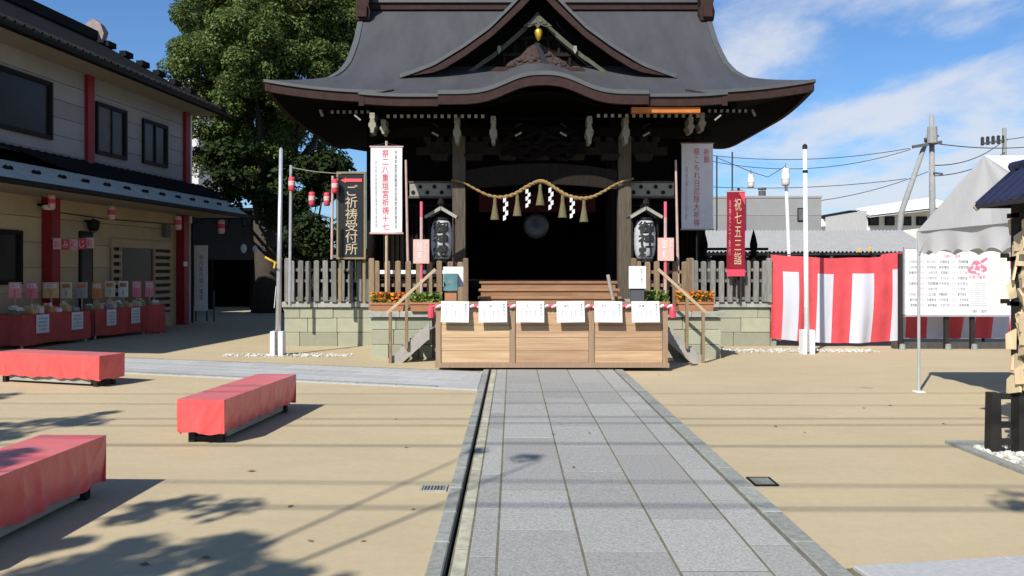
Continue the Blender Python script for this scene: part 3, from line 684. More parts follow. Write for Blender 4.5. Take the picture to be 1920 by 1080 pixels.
for x0, x1, Y, z0, z1 in ((-4.85, -2.57, 17.44, .825, .94), (3.8, 5.5, 17.44, .825, .94), (-2.62, -1.45, 15.0, .755, .86), (2.65, 3.85, 15.0, .755, .86)):
    n = 3 if x1 - x0 > 1.5 else 2
    for i in range(n):
        l = (x1 - x0) / n; piece('cap_stone', MB().bevbox(-l / 2 + .004, l / 2 - .004, 0, .5, 0, z1 - z0, .015).mesh('cap_stone', M_CAP), (x0 + l * (i + .5), Y, z0), pod)
for sx, xx in ((-1, -2.57), (1, 3.80)):     # side returns of the porch platform
    for i in range(4):
        for r_, (z, h) in enumerate(((0, .26), (.26, .27), (.53, .22))):
            piece('stone_block', MB().bevbox(-.16 if sx < 0 else 0, 0 if sx < 0 else .16, -.29, .29, 0, h - .01, .01).mesh('stone_block', M_STONE), (xx + (.16 if sx < 0 else -.16), 15.53 + i * .6, z), pod)

# ------------------------------------------------------------------ picket fences
def fence(label, x0, x1, Y, zb, zt, n, w, m, rm, capped=False):
    t = thing('picket_fence', label, 'fence', ((x0 + x1) / 2, Y, zb), group='picket fences on the podium')
    for z in (zb + (zt - zb) * .78, zb + (zt - zb) * .42 + .08, zb + .07): MB().box(x0, x1, Y + .03, Y + .075, z - .03, z + .03).build('rail', rm, t)
    me = MB().bevbox(-w / 2, w / 2, -.025, .028, 0, zt - zb, .02).mesh('picket', m)
    for i in range(n):
        x = x0 + (x1 - x0) * (i + .5) / n
        piece('picket', me, (x + random.uniform(-.008, .008), Y, zb + random.uniform(-.01, .012)), t, (0, random.uniform(-.012, .012), 0))
    if capped: # white end blocks where the upper rail passes the pickets
        cb = MB().box(-.045, .045, -.02, .02, -.035, .035).mesh('rail_cap', M_WHITE)
        for i in range(n - 1): piece('rail_cap', cb, (x0 + (x1 - x0) * (i + 1) / n, Y + .01, zb + (zt - zb) * .78), t)
    for x in (x0, x1): MB().bevbox(x - .05, x + .05, Y - .045, Y + .055, zb, zt + .06, .02).build('post', m, t)
    return t
fence('weathered grey picket fence on the podium behind the left flagpole', -4.72, -2.95, 17.42, .94, 1.80, 10, .105, M_FENCEG, M_FENCEG)
fence('brown picket fence with white rail caps left of the stairs', X(697, 15.5), X(873, 15.5), 15.5, .86, 1.77, 9, .10, M_FENCEB, M_FENCEB, True)
fence('brown picket fence right of the stairs below the lantern', X(1188, 15.5), X(1292, 15.5), 15.5, .86, 1.77, 6, .10, M_FENCEB, M_FENCEB)
fence('weathered grey picket fence on the podium beside the striped curtain', X(1298, 17.3), 5.40, 17.42, .94, 1.80, 9, .105, M_FENCEG, M_FENCEG)

# ------------------------------------------------------------------ side stairs with sloped boards and handrails
def side_stair(sx, label):
    x_lo = XC + sx * 2.78; x_hi = XC + sx * 2.03; Y = 14.35
    t = thing('side_stair', label, 'stairs', (x_lo, Y, 0), group='side stairs by the offertory box')
    for k, yy in enumerate((Y, Y + .9)):
        MB().prism([(x_lo, .0), (x_lo - sx * .28, 0), (x_hi, .42), (x_hi, .70)], yy, yy + .05).build('stringer', M_PLYWOOD, t)
    for i in range(4):
        x = x_lo - sx * (.16 + i * .17); z = .12 + i * .15; MB().box(x - .1, x + .1, Y + .05, Y + .9, z - .03, z).build('tread', M_PLYWOOD, t)
    for yy in (Y - .05,):
        hr = MB().bar((XC + sx * 2.76, yy, .86), (XC + sx * 1.92, yy, 1.62), .045, .05).build('handrail', M_RAILWOOD, t)
        for xx, zt in ((2.70, .88), (2.42, 1.12)): MB().box(XC + sx * xx - .025, XC + sx * xx + .025, yy - .02, yy + .03, .0 if xx > 2.5 else .25, zt).build('handrail_post', M_FENCEB, t)
    return t
side_stair(-1, 'left side stair of pale boards with a sloping wooden handrail')
side_stair(1, 'right side stair of pale boards with a sloping wooden handrail')

# ------------------------------------------------------------------ offertory box
bx0, bx1, by0, by1, bz0, bz1 = X(817, 13.15), X(1252, 13.15), 13.15, 14.0, .06, 1.075
box = thing('offertory_box', 'wide wooden offertory box of three plank panels at the end of the path', 'offertory box', ((bx0 + bx1) / 2, 13.2, 0))
MB().box(bx0 - .01, bx1 + .02, by0 - .03, by1, bz0, bz0 + .075).build('base_board', M_BOXPOST, box)
MB().box(bx0, bx1, by0 - .015, by0 + .09, bz1 - .08, bz1).box(bx0, bx1, by1 - .1, by1, bz1 - .08, bz1).build('top_rail', M_BOXPOST, box)
MB().box(bx0 + .05, bx1 - .05, by0 + .09, by1 - .1, bz0 + .075, bz1 - .25).build('tray', M_DARK2, box)
posts = [bx0 + .04, X(961, 13.15), X(1109, 13.15), bx1 - .04]
for i, x in enumerate(posts):
    MB().box(x - .04, x + .04, by0 - .01, by0 + .08, bz0 + .075, bz1 - .08).build('post', M_BOXPOST, box)
hs_ = [.0, .21, .40, .585, .78]
zz0, zz1 = bz0 + .075, bz1 - .08
for i in range(3):
    x0, x1 = posts[i] + .045, posts[i + 1] - .045
    for a, b in zip(hs_, hs_[1:] + [.86]):
        pass
    edges = [zz0, zz0 + .19, zz0 + .40, zz0 + .60, zz1]
    for a, b in zip(edges, edges[1:]):
        piece('plank', MB().bevbox(-(x1 - x0) / 2, (x1 - x0) / 2, 0, .03, 0, b - a - .006, .004).mesh('plank', M_BOX), ((x0 + x1) / 2, by0 + .012 + random.uniform(-.003, .003), a + .0015), box)
for i in range(4):
    z = bz0 + .075
for sx in (0, 1):
    x = bx0 if sx == 0 else bx1 - .03
    MB().box(x, x + .03, by0 + .09, by1 - .1, bz0 + .075, bz1 - .08).build('side_panel', M_BOX, box)
for px_ in (922, 1146): 
    x = X(px_, 13.15); MB().box(x - .05, x + .05, by0 + .0, by0 + .1, 0, bz0).build('foot', M_BLACKPOST, box)
for x in (bx0 + .3, bx1 - .3): MB().box(x - .05, x + .05, by0 + .5, by0 + .6, 0, bz0).build('foot', M_BLACKPOST, box)
for k in range(9):
    y = by0 + .12 + k * .08; MB().bar((bx0 + .03, y, bz1 - .03), (bx1 - .03, y, bz1 - .03), .03, .03).build('grille_bar', M_BOXPOST, box)
# red and white cord along the top edge
cd = thing('festive_cord', 'red and white twisted cord laid along the top edge of the offertory box', 'cord', ((bx0 + bx1) / 2, by0 - .03, bz1))
n = 58; segs = {0: MB(), 1: MB()}
for i in range(n):
    a = bx0 - .05 + (bx1 - bx0 + .1) * i / n; b = a + (bx1 - bx0 + .1) / n
    segs[i % 2].tube([(a - .012, by0 - .045, bz1 - .055), (b + .012, by0 - .045, bz1 - .028)], .026, 6)
segs[0].build('red_strand', M_LANT, cd); segs[1].build('white_strand', M_BANNERWHITE, cd)
for x in (bx0 - .07, bx1 + .07):
    MB().lathe([(.0, .06), (.03, .05), (.025, .02), (.05, -.04), (.055, -.16), (.04, -.17)], (x, by0 - .04, bz1 - .06), 8).build('tassel', M_LANT, cd)
words_ = ['名前', '住所', '願意', '氏名', '年齢', '祈願']
ordn = ['at its left end', 'second from its left end', 'left of its middle', 'right of its middle', 'second from its right end', 'at its right end']
for i, (a, b) in enumerate(((827, 879), (898, 951), (968, 1020), (1044, 1096), (1114, 1166), (1184, 1236))):
    xa, xb = X(a, 13.08), X(b, 13.08); Yp = 13.04
    t = thing('notice_sheet', 'white notice sheet hung on the offertory box front ' + ordn[i], 'notice', ((xa + xb) / 2, Yp, Z(605, 13.05)), group='notice sheets on the offertory box')
    t.rotation_euler = (0, R((.8, -.6, .3, -.9, .5, -.3)[i]), 0)
    zt, zb = Z(565, 13.06), Z(604, 13.06)
    MB().add([(xa, by0 - .075, zt), (xb, by0 - .075, zt), (xb, by0 - .135, zb), (xa, by0 - .135, zb), (xa, by0 - .063, zt), (xb, by0 - .063, zt), (xb, by0 - .123, zb), (xa, by0 - .123, zb)], MB.BF).build('board', M_PAPER, t)
    sl_ = lambda p: (p[0], by0 - .138 + (p[2] - zb) / (zt - zb) * .06, p[2])
    mi = MB(); h = zt - zb; w = xb - xa
    lettering(mi, '参拝作法', (xb - w * .11, 0, zb + h * .62), w * .07, h * .56, True, fn=sl_)
    mi.build('lettering', M_INK, t); mi = MB()
    lettering(mi, ['二礼', '二拍', '一礼', '拝礼', '手水', '合掌'][i], (xa + w * .36, 0, zt - h * .22), w * .22, h * .10, fn=sl_); mi.build('lettering', M_INK, t)
    mi2 = MB()
    for q in range(4): lettering(mi2, '心願成就家内', (xa + w * (.2 + q * .16), 0, zb + h * .42), w * .05, h * .36, True, fn=sl_)
    mi2.build('fine_print', M_PALEINK, t)['kind'] = 'stuff'

# ------------------------------------------------------------------ sacred rope with tassels and paper streamers
YR = 17.38
rp = thing('sacred_rope', 'twisted straw rope with tassels and white paper streamers across the porch', 'rope', (XC, YR, 3.3))
cpx = [(846, 338), (868, 342), (890, 354), (915, 366), (940, 370), (965, 364), (985, 352), (1003, 342), (1013, 340), (1025, 343), (1042, 354), (1062, 366), (1085, 372), (1108, 370), (1130, 360), (1150, 348), (1168, 340), (1190, 334)]
cp_ = [Vector(at(a, b, YR)) for a, b in cpx]
fine = []
for i in range(len(cp_) - 1):
    p0, p1, p2, p3 = cp_[max(0, i - 1)], cp_[i], cp_[i + 1], cp_[min(len(cp_) - 1, i + 2)]
    for q in range(8):
        t = q / 8; fine.append(.5 * ((2 * p1) + (p2 - p0) * t + (2 * p0 - 5 * p1 + 4 * p2 - p3) * t * t + (3 * p1 - p0 - 3 * p2 + p3) * t ** 3))
for k in range(2):
    pts = []; rad = []
    for i, p in enumerate(fine):
        a = i * .95 + k * math.pi; e = 1 - abs(2 * i / len(fine) - 1); r0 = .011 + .019 * min(1, e * 1.6)
        pts.append(p + Vector((0, math.cos(a), math.sin(a))) * r0 * .75); rad.append(r0)
    MB().tube(pts, rad, 7).build('rope_strand', M_ROPE, rp, smooth=True)
for px_, y0, y1 in ((928, 372, 412), (970, 367, 405), (1013, 347, 385), (1055, 366, 408), (1095, 376, 416)):
    p = at(px_, y0, YR); h = (y1 - y0) * YR / F
    tl = MB(); tl.lathe([(.02, .02), (.035, -.02), (.04, -h * .3), (.065, -h * .62), (.095, -h), (.08, -h - .005), (0, -h + .01)], p, 12)
    tl.build('straw_tassel', M_STRAW, rp)
for px_, y0, y1 in ((948, 370, 412), (990, 355, 388), (1033, 352, 392), (1073, 370, 408)):
    p = at(px_, y0, YR - .03); h = (y1 - y0) * YR / F; sd = MB(); n = 5
    for k in range(n):
        o_ = .022 * (1 if k % 2 else -1); z1 = p[2] - h * k / n; z0 = p[2] - h * (k + 1) / n - .008
        sd.prism([(p[0] + o_ - .029, z0 - .015), (p[0] + o_ + .029, z0 + .015), (p[0] + o_ + .029, z1 + .01), (p[0] + o_ - .029, z1 - .01)], p[1] - .004 * k, p[1] - .004 * k + .002)
    sd.build('paper_streamer', M_PAPER, rp)
p = at(1005, 424, 18.6); gr = thing('round_mirror', 'dark round bronze drum hanging in the middle of the porch', 'drum', p)
MB().lathe([(0, -.10), (.2, -.10), (.27, -.08), (.29, 0), (.27, .08), (.2, .10), (0, .10)], (0, 0, 0), 24)
g_ = MB(); g_.lathe([(0, -.10), (.2, -.095), (.265, -.07), (.29, 0), (.265, .07), (.2, .095), (0, .10)], (0, 0, 0), 24)
g_.v = [(a + p[0], c + p[1], b + p[2]) for a, b, c in g_.v]; g_.build('body', mat('old_bronze', (.05, .05, .048), .45, .4, 9, .1, 30, spec=.5), gr, smooth=True)
MB().tube([(p[0], p[1], p[2] + .27), (p[0], p[1], 4.5)], .02, 6).build('hanging_cord', M_DARK2, gr)

# ------------------------------------------------------------------ big paper lanterns on stands
def chochin(px_, Y, chars, label):
    x = X(px_, Y); zc = Z(450, Y); hh = (486 - 414) * Y / F / 2
    t = thing('paper_lantern', label, 'lantern', (x, Y, .86), group='big paper lanterns by the stairs')
    n = 15; pr = []
    for i in range(n + 1):
        u = i / n * 2 - 1; r = .215 * (1 - .30 * abs(u) ** 3.2); pr.append((r - (.006 if i % 2 else 0), u * hh))
    MB().lathe([(.12, -hh - .04), (.13, -hh - .04)] + [(.13, -hh)] + pr + [(.13, hh), (.13, hh + .05), (.0, hh + .05)], (x, Y, zc), 24).build('paper_body', M_CHOCHIN, t, smooth=True)
    r0 = .222
    wrap = lambda p: (x + r0 * math.sin((p[0] - x) / r0), Y - r0 * math.cos((p[0] - x) / r0) - .004, p[2])
    lm = MB()
    for dx, dz in ((0, 0), (.012, 0), (-.012, .004), (0, .012)): lettering(lm, chars, (x + dx, 0, zc + dz), .33, hh * 1.82, True, .90, fn=lambda p, dx=dx, dz=dz: (wrap(p)[0], wrap(p)[1] - dx * .1 - dz * .07, p[2]))
    lm.build('calligraphy', M_BLACKINK, t)
    for s2 in (-1, 1): MB().lathe([(.0, -.03), (.15, -.03), (.15, .03), (.0, .03)], (x, Y, zc + s2 * (hh + .03)), 16).build('rim', M_BLACK, t)
    MB().box(x - .03, x + .03, Y + .26, Y + .32, .86, zc + hh + .24).build('stand_post', M_DARK2, t)
    MB().bar((x, Y + .29, zc + hh + .16), (x, Y, zc + hh + .16), .035, .035).tube([(x, Y, zc + hh + .16), (x, Y, zc + hh + .04)], .012, 6).build('hanger', M_DARK2, t)
    rf_ = MB(); za = zc + hh + .24
    for sx in (-1, 1):
        rf_.add([(x, Y - .2, za), (x, Y + .36, za), (x + sx * .30, Y + .36, za - .19), (x + sx * .30, Y - .2, za - .19), (x, Y - .2, za + .04), (x, Y + .36, za + .04), (x + sx * .32, Y + .36, za - .15), (x + sx * .32, Y - .2, za - .15)], MB.BF)
    rf_.build('little_roof', M_FENCEG, t)
    MB().tube([(x, Y - .2, za + .06), (x, Y + .36, za + .06)], .04, 8).lathe([(.0, .14), (.05, .1), (.07, .02), (.04, -.02)], (x, Y - .16, za + .06), 8).build('roof_ridge', M_DARK2, t)
    for sx in (-1, 1): MB().bar((x, Y - .21, za - .005), (x + sx * .31, Y - .21, za - .185), .02, .055).build('bargeboard', M_PLYWOOD, t)
    for sx in (-1, 1): MB().box(x + sx * .25 - .018, x + sx * .25 + .018, Y - .02, Y + .02, .86, za - .17).build('side_post', M_DARK2, t)
    MB().box(x - .25, x + .25, Y - .015, Y + .015, zc - hh - .16, zc - hh - .12).build('cross_rail', M_DARK2, t)
chochin(828, 16.35, '御神燈', 'big white paper lantern with black characters left of the stairs')
chochin(1209, 16.35, '御神灯', 'big white paper lantern with black characters right of the stairs')

# ------------------------------------------------------------------ banners and sign boards
def hung_banner(name, label, px0, px1, y0, y1, Y, m, pole_px, pole_top, pole_bot, texts, pm, roll=None):
    xa, xb, zt, zb = X(px0, Y), X(px1, Y), Z(y0, Y), Z(y1, Y)
    t = thing(name, label, 'banner', (X(pole_px, Y), Y, Z(pole_bot, Y)))
    MB().tube([(X(pole_px, Y), Y + .05, Z(pole_bot, Y)), (X(pole_px, Y), Y + .05, Z(pole_top, Y))], .026, 8).build('pole', pm, t)
    wv = lambda u, v: .018 * math.sin(u * 5 + v * 3) * (1 - v) + .012 * math.sin(v * 7)
    cl = MB(); cl.grid(lambda u, v: (xa + (xb - xa) * u, Y + wv(u, v), zb + (zt - zb) * v), 8, 20); cl.grid(lambda u, v: (xa + (xb - xa) * u, Y + .006 + wv(u, v), zb + (zt - zb) * v), 8, 20); cl.build('cloth', m, t, smooth=True, fix=False)
    MB().bar((xa - .02, Y + .01, zt + .012), (xb + .02, Y + .01, zt + .012), .025, .025).build('top_rod', M_PINKPOLE, t)
    MB().bar((xa - .02, Y + .01, zb - .012), (xb + .02, Y + .01, zb - .012), .03, .03).build('bottom_rod', M_PINKPOLE, t)
    MB().tube([(xa, Y + .01, zt + .02), (X(pole_px, Y), Y + .04, Z(pole_top, Y) - .04)], .005, 4).tube([(xb, Y + .01, zt + .02), (X(pole_px, Y), Y + .04, Z(pole_top, Y) - .04)], .005, 4).build('cord', M_WIRE, t)
    fn = lambda p: (p[0], Y - .006 + wv((p[0] - xa) / (xb - xa), (p[2] - zb) / (zt - zb)), p[2])
    for s, fx, fz, fw, fh, mm in texts:
        lm = MB(); lettering(lm, s, (xa + (xb - xa) * fx, 0, zb + (zt - zb) * fz), (xb - xa) * fw, (zt - zb) * fh, True, fn=fn); lm.build('lettering', mm, t)
    return t
hung_banner('hanging_banner', 'bright white hanging banner with a red column of characters left of the stairs', 695, 754, 276, 436, 15.25, M_BANNERWHITE, 724, 264, 560,
    [('祭二八重垣宮祈祷十七', .47, .5, .21, .94, M_REDINK), ('平成年度厄除開運方位除安産祈願受付', .80, .5, .07, .92, M_INK), ('家内安全商売繁盛交通安全学業成就', .17, .45, .05, .78, M_PALEINK)], M_RAILWOOD)
hung_banner('hanging_banner', 'greyish shaded hanging banner with red characters right of the stairs', 1278, 1337, 270, 429, 18.35, M_BANNERGREY, 1308, 258, 560,
    [('祭こもれ日厄除大祈祷', .48, .49, .19, .92, M_REDINK), ('祈願', .79, .86, .18, .17, M_REDINK), ('初宮詣七五三安産', .16, .42, .06, .62, M_PALEINK)], M_DARK2)
hung_banner('tall_banner', 'narrow hanging banner in shade-darkened red with faint gold characters by the right railing', 1363, 1397, 360, 508, 17.25, M_BANNERRED, 1386, 352, 560,
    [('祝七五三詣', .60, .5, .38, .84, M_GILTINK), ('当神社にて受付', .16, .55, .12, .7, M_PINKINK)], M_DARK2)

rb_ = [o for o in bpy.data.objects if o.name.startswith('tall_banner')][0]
MB().box(X(1363, 17.2), X(1397, 17.2), 17.2, 17.225, Z(518, 17.2), Z(505, 17.2)).build('painted_sun_strip', M_LANT, rb_)  # lighter red strip standing in for sun on the lower edge
MB().prism([(X(1385, 17.2), Z(361, 17.2)), (X(1397, 17.2), Z(361, 17.2)), (X(1397, 17.2), Z(385, 17.2))], 17.2, 17.21).build('painted_sun_corner', M_LANT, rb_)  # lighter red triangle standing in for sun on the top corner
def stake_sign(label, px_, y0, y1, ptop, Y, body):
    xa, xb, zt, zb = X(px_ - 15, Y), X(px_ + 15, Y), Z(y0, Y), Z(y1, Y); xm = (xa + xb) / 2
    t = thing('stake_sign', label, 'sign', (xm, Y, .86), group='pink stake signs by the stairs')
    MB().box(xa, xb, Y - .025, Y, zb, zt).build('board', M_SIGNPINK, t)
    lm = MB(); lettering(lm, body, (xa + (xb - xa) * .42, Y - .029, (zt + zb) / 2), (xb - xa) * .32, (zt - zb) * .85, True); lm.build('lettering', M_PAPER, t); lm = MB(); lettering(lm, '初穂料受付', (xa + (xb - xa) * .82, Y - .029, (zt + zb) / 2), (xb - xa) * .12, (zt - zb) * .8, True); lm.build('lettering', M_PAPER, t)
    for k in range(7):
        z0, z1 = .86 + (Z(ptop, Y) - .86) * k / 7, .86 + (Z(ptop, Y) - .86) * (k + 1) / 7
        MB().tube([(xm, Y + .02, z0), (xm, Y + .02, z1)], .028, 8).build('pole_band', M_REDPOLE if k in (2, 3, 6) else M_PINKPOLE, t)
stake_sign('small pink sign on a red and white stake left of the stairs', 790, 449, 494, 378, 15.3, '絵馬')
stake_sign('small pink sign on a red and white stake right of the stairs', 1248, 446, 489, 378, 15.3, '御札')
for px_, lab, Y in ((764, 'left'), (1270, 'right')) and ((764, 'tall faded pink pole behind the fence left of the stairs', 16.4), (1270, 'tall faded pink pole behind the fence beside the grey banner', 17.1)):
    t = MB().tube([(X(px_, Y) + .03, Y, .86), (X(px_ - 3, Y), Y, Z(300, Y))], [.032, .022], 8).build('banner_pole', M_PINKPOLE); tag(t, lab, 'pole', 'pink banner poles')

# black board with gilt characters and red arrow
Yb = 17.0; xa, xb, zt, zb = X(631, Yb), X(686, Yb), Z(322, Yb), Z(486, Yb)
t = thing('direction_board', 'tall black signboard with gilt vertical characters and a red arrow', 'signboard', ((xa + xb) / 2, Yb, .94))
MB().box(xa + .04, xb - .04, Yb, Yb + .03, zb + .04, zt - .04).build('panel', M_BLACK, t)
fm = MB().box(xa, xa + .04, Yb - .02, Yb + .05, zb, zt).box(xb - .04, xb, Yb - .02, Yb + .05, zb, zt).box(xa + .04, xb - .04, Yb - .02, Yb + .05, zt - .04, zt).box(xa + .04, xb - .04, Yb - .02, Yb + .05, zb, zb + .04); fm.build('frame', M_FRAMEWOOD, t)
for x in (xa + .05, xb - .05): MB().box(x - .03, x + .03, Yb + .06, Yb + .11, .94, zt - .3).build('leg', M_FRAMEWOOD, t)
MB().box(xa - .12, xb + .02, Yb + .05, Yb + .08, 1.86, 1.92).build('brace', M_FENCEG, t)
lm = MB(); lettering(lm, 'ご祈祷受付所', ((xa + xb) / 2 + .005, Yb - .004, Z(412, Yb)), (xb - xa) * .42, (477 - 346) * Yb / F, True, .95); lm.build('lettering', M_GILTINK, t)
za = Z(338, Yb); MB().prism([(xa + .09, za), (xa + .19, za + .055), (xa + .19, za + .032), (xb - .08, za + .032), (xb - .08, za - .032), (xa + .19, za - .032), (xa + .19, za - .055)], Yb - .012, Yb - .003).build('arrow', M_ARROW, t)

# ------------------------------------------------------------------ flagpoles
def flagpole(label, px_, ptop, pbot, lean, knob):
    Y = 1.6 * F / (pbot - 507); x = X(px_, Y); zt = Z(ptop, Y)
    t = thing('flagpole', label, 'flagpole', (x, Y, 0), group='white flagpoles')
    bs = MB(); bs.box(x - .115, x - .035, Y - .11, Y + .11, 0, .46).box(x + .035, x + .115, Y - .11, Y + .11, 0, .46).box(x - .035, x + .035, Y + .07, Y + .11, 0, .46); bs.build('base', M_WHITE, t)
    MB().tube([(x, Y, .03), (x + lean, Y, zt)], [.055, .036], 12).build('pole', M_STEEL if knob == 0 else M_WHITE, t, smooth=True)
    for z in (.12, .36): MB().tube([(x - .12, Y - .04, z), (x + .12, Y - .04, z)], .012, 6).build('bolt', M_STEEL, t)
    if knob:
        MB().lathe([(.0, .06), (.045, .03), (.05, -.03), (.04, -.05)], (x + lean, Y, zt), 10).build('cap', M_BLACK, t)
        MB().lathe([(.042, -.03), (.05, -.01), (.05, .02), (.042, .03)], (x + lean * .8, Y, zt - .48), 10).build('collar', M_BLACK, t)
    else:
        MB().lathe([(.0, .04), (.035, .0), (.035, -.03)], (x + lean, Y, zt), 10).build('cap', M_STEEL, t)
    MB().tube([(x - .06, Y - .03, .9), (x - .02, Y - .05, 1.3)], .006, 5).build('halyard', M_WHITE, t)
flagpole('steel flagpole in a white base before the left podium', 521, 280, 667, .06, 0)
flagpole('white flagpole with a black cap before the striped curtain', 1513, 275, 663, -.04, 1)
yb = thing('yellow_bracket', 'small yellow hook bracket on the left flagpole', 'bracket', at(520, 490, 15.4))
MB().tube([at(521, 495, 15.36), at(508, 488, 15.3), at(497, 482, 15.3)], .02, 6).tube([at(516, 492, 15.3), at(514, 503, 15.3)], .02, 6).build('hook', M_YELLOW, yb)

# ------------------------------------------------------------------ strings of small lanterns
def pole(label, px_, y0, y1, Y, m, r=.03, lean=0, grp=None):
    o = MB().tube([(X(px_, Y), Y, max(0, Z(y1, Y))), (X(px_, Y) + lean, Y, Z(y0, Y))], r, 8).build('slim_pole', m); return tag(o, label, 'pole', grp)
pole('slim grey pole holding the left end of the red lantern string', 543, 310, 575, 16.9, M_STEEL, .032, .03, 'lantern poles')
pole('slim pink pole beside the black signboard', 622, 330, 486, 16.9, M_PINKPOLE, .026, .02, 'lantern poles')
pole('slim white pole behind the striped curtain', 1486, 312, 640, 18.6, M_WHITE, .038, -.16, 'lantern poles')
cb_ = MB().tube([at(545, 314, 16.9), at(590, 322, 16.9), at(640, 326, 16.9)], .009, 5).build('lantern_cord', M_CREAM); tag(cb_, 'pale cord carrying the red lanterns between the poles', 'cord')
def small_lantern(label, px_, y0, y1, Y, m1, m2, grp):
    x, zt, zb = X(px_, Y), Z(y0, Y), Z(y1, Y); h = zt - zb
    t = thing('small_lantern', label, 'lantern', (x, Y, zb), group=grp)
    r = h * .24
    MB().lathe([(r * .7, -h * .5), (r * .93, -h * .45), (r, -h * .3), (r, h * .3), (r * .93, h * .45), (r * .7, h * .5)], (x, Y, zb + h / 2), 12).build('paper_body', m1, t, smooth=True)
    MB().lathe([(r * 1.015, -h * .14), (r * 1.03, -h * .1), (r * 1.03, h * .16), (r * 1.015, h * .2)], (x, Y, zb + h / 2), 12).build('pale_band', m2, t, smooth=True)
    MB().tube([(x, Y, zt - .01), (x, Y, zt + h * .3)], .007, 5).build('loop', M_WIRE, t)
for px_, y0, y1, Y, lab in ((547, 332, 358, 16.8, 'red lantern hung by the slim grey pole'), (585, 360, 386, 20.5, 'red lantern hung in front of the dark tree trunk'), (613, 361, 386, 20.5, 'red lantern left of the black signboard, lower one'), (628, 336, 362, 16.85, 'red lantern left of the black signboard, upper one')):
    small_lantern(lab, px_, y0, y1, Y, M_LANT, M_LANTW, 'small red paper lanterns')
for px_, y0, y1, Y, lab in ((1408, 326, 352, 18.6, 'white lantern against the sky above the red banner'), (1473, 316, 348, 18.5, 'white lantern on the slim white pole')):
    small_lantern(lab, px_, y0, y1, Y, M_WHITEM, M_WHITE, 'small white paper lanterns')
cb_ = MB().tube([at(1472, 312, 18.5), at(1440, 332, 18.5), at(1408, 322, 18.5), at(1345, 296, 19)], .008, 5).build('lantern_cord', M_WIRE); tag(cb_, 'dark cord carrying the white lanterns by the right eave', 'cord')

# ------------------------------------------------------------------ planters, box and papers by the stairs
def planter(label, px0, px1, y0, y1, Y, flowers, zb=None):
    xa, xb = X(px0, Y), X(px1, Y); zt, z0 = Z(y0, Y), (zb if zb is not None else Z(y1, Y)); h = (zt - z0) * .45
    t = thing('planter', label, 'planter', ((xa + xb) / 2, Y, z0), group='planters by the stairs')
    MB().box(xa, xb, Y - .11, Y + .11, z0, z0 + h, -.02, -.015).build('trough', M_TERRA, t)
    MB().box(xa - .035, xb + .035, Y - .14, Y + .14, z0 + h - .02, z0 + h + .015).build('rim', M_TERRA, t)
    for nm, m, n, s in (('foliage', M_PLANT, 260 if not flowers else 160, .05), ('blossoms', M_FLOWER, 260 if flowers else 0, .045)):
        if not n: continue
        mb = MB()
        for _ in range(n):
            c = Vector((random.uniform(xa - .02, xb + .02), Y + random.uniform(-.13, .12), z0 + h + (zt - z0 - h) * random.random() ** (.7 if nm == 'blossoms' else 1.2) + (.02 if nm == 'blossoms' else 0)))
            a = Vector((random.gauss(0, 1), random.gauss(0, 1), random.gauss(0, .7))).normalized() * s * random.uniform(.6, 1.2); b = a.orthogonal().normalized() * s * .6
            mb.add([c - a, c + b, c + a, c - b], [(0, 1, 2, 3)])
        mb.build(nm, m, t, fix=False)['kind'] = 'stuff'
planter('terracotta planter of orange flowers on the podium edge left of the stairs', 699, 757, 551, 586, 15.12, True, .86)
planter('terracotta planter of orange flowers on the podium edge right of the stairs', 1271, 1334, 548, 586, 15.12, True, .86)
planter('planter of green leaves beside the left handrail', 772, 826, 549, 583, 15.05, False, .86)
planter('planter of pale green leaves beside the right paper notice', 1204, 1250, 546, 575, 15.05, False, .86)
p0 = at(845, 575, 14.6); t = thing('leaflet_box', 'teal fronted leaflet box with white paper beside the left handrail', 'leaflet box', (p0[0], 14.6, .8))
Y = 14.6
MB().box(X(832, Y), X(858, Y), Y - .06, Y + .1, Z(545, Y), Z(513, Y)).build('front', M_TEAL, t)
MB().box(X(830, Y), X(868, Y), Y + .11, Y + .13, Z(538, Y), Z(500, Y)).build('paper', M_PAPER, t)
MB().box(X(834, Y), X(856, Y), Y - .02, Y + .1, .80, Z(546, Y)).build('stand', M_TERRA, t)
lm = MB(); lettering(lm, 'ご自由に', (X(845, Y), Y - .063, Z(528, Y)), .16, .06); lm.build('lettering', M_PALEINK, t)
t = thing('paper_notice', 'blank looking white paper notice on a grey stand right of the stairs', 'notice', (X(1194, Y), Y, .8))
MB().box(X(1179, Y), X(1211, Y), Y - .01, Y + .01, Z(541, Y), Z(499, Y)).build('paper', M_PAPER, t)
MB().box(X(1183, Y), X(1208, Y), Y + .02, Y + .12, .80, Z(538, Y)).build('stand', M_SHEDGREY, t)
lm = MB(); lettering(lm, '参拝のご案内', (X(1203, Y), Y - .013, Z(517, Y)), .03, .25, True); lm.build('lettering', M_PALEINK, t)

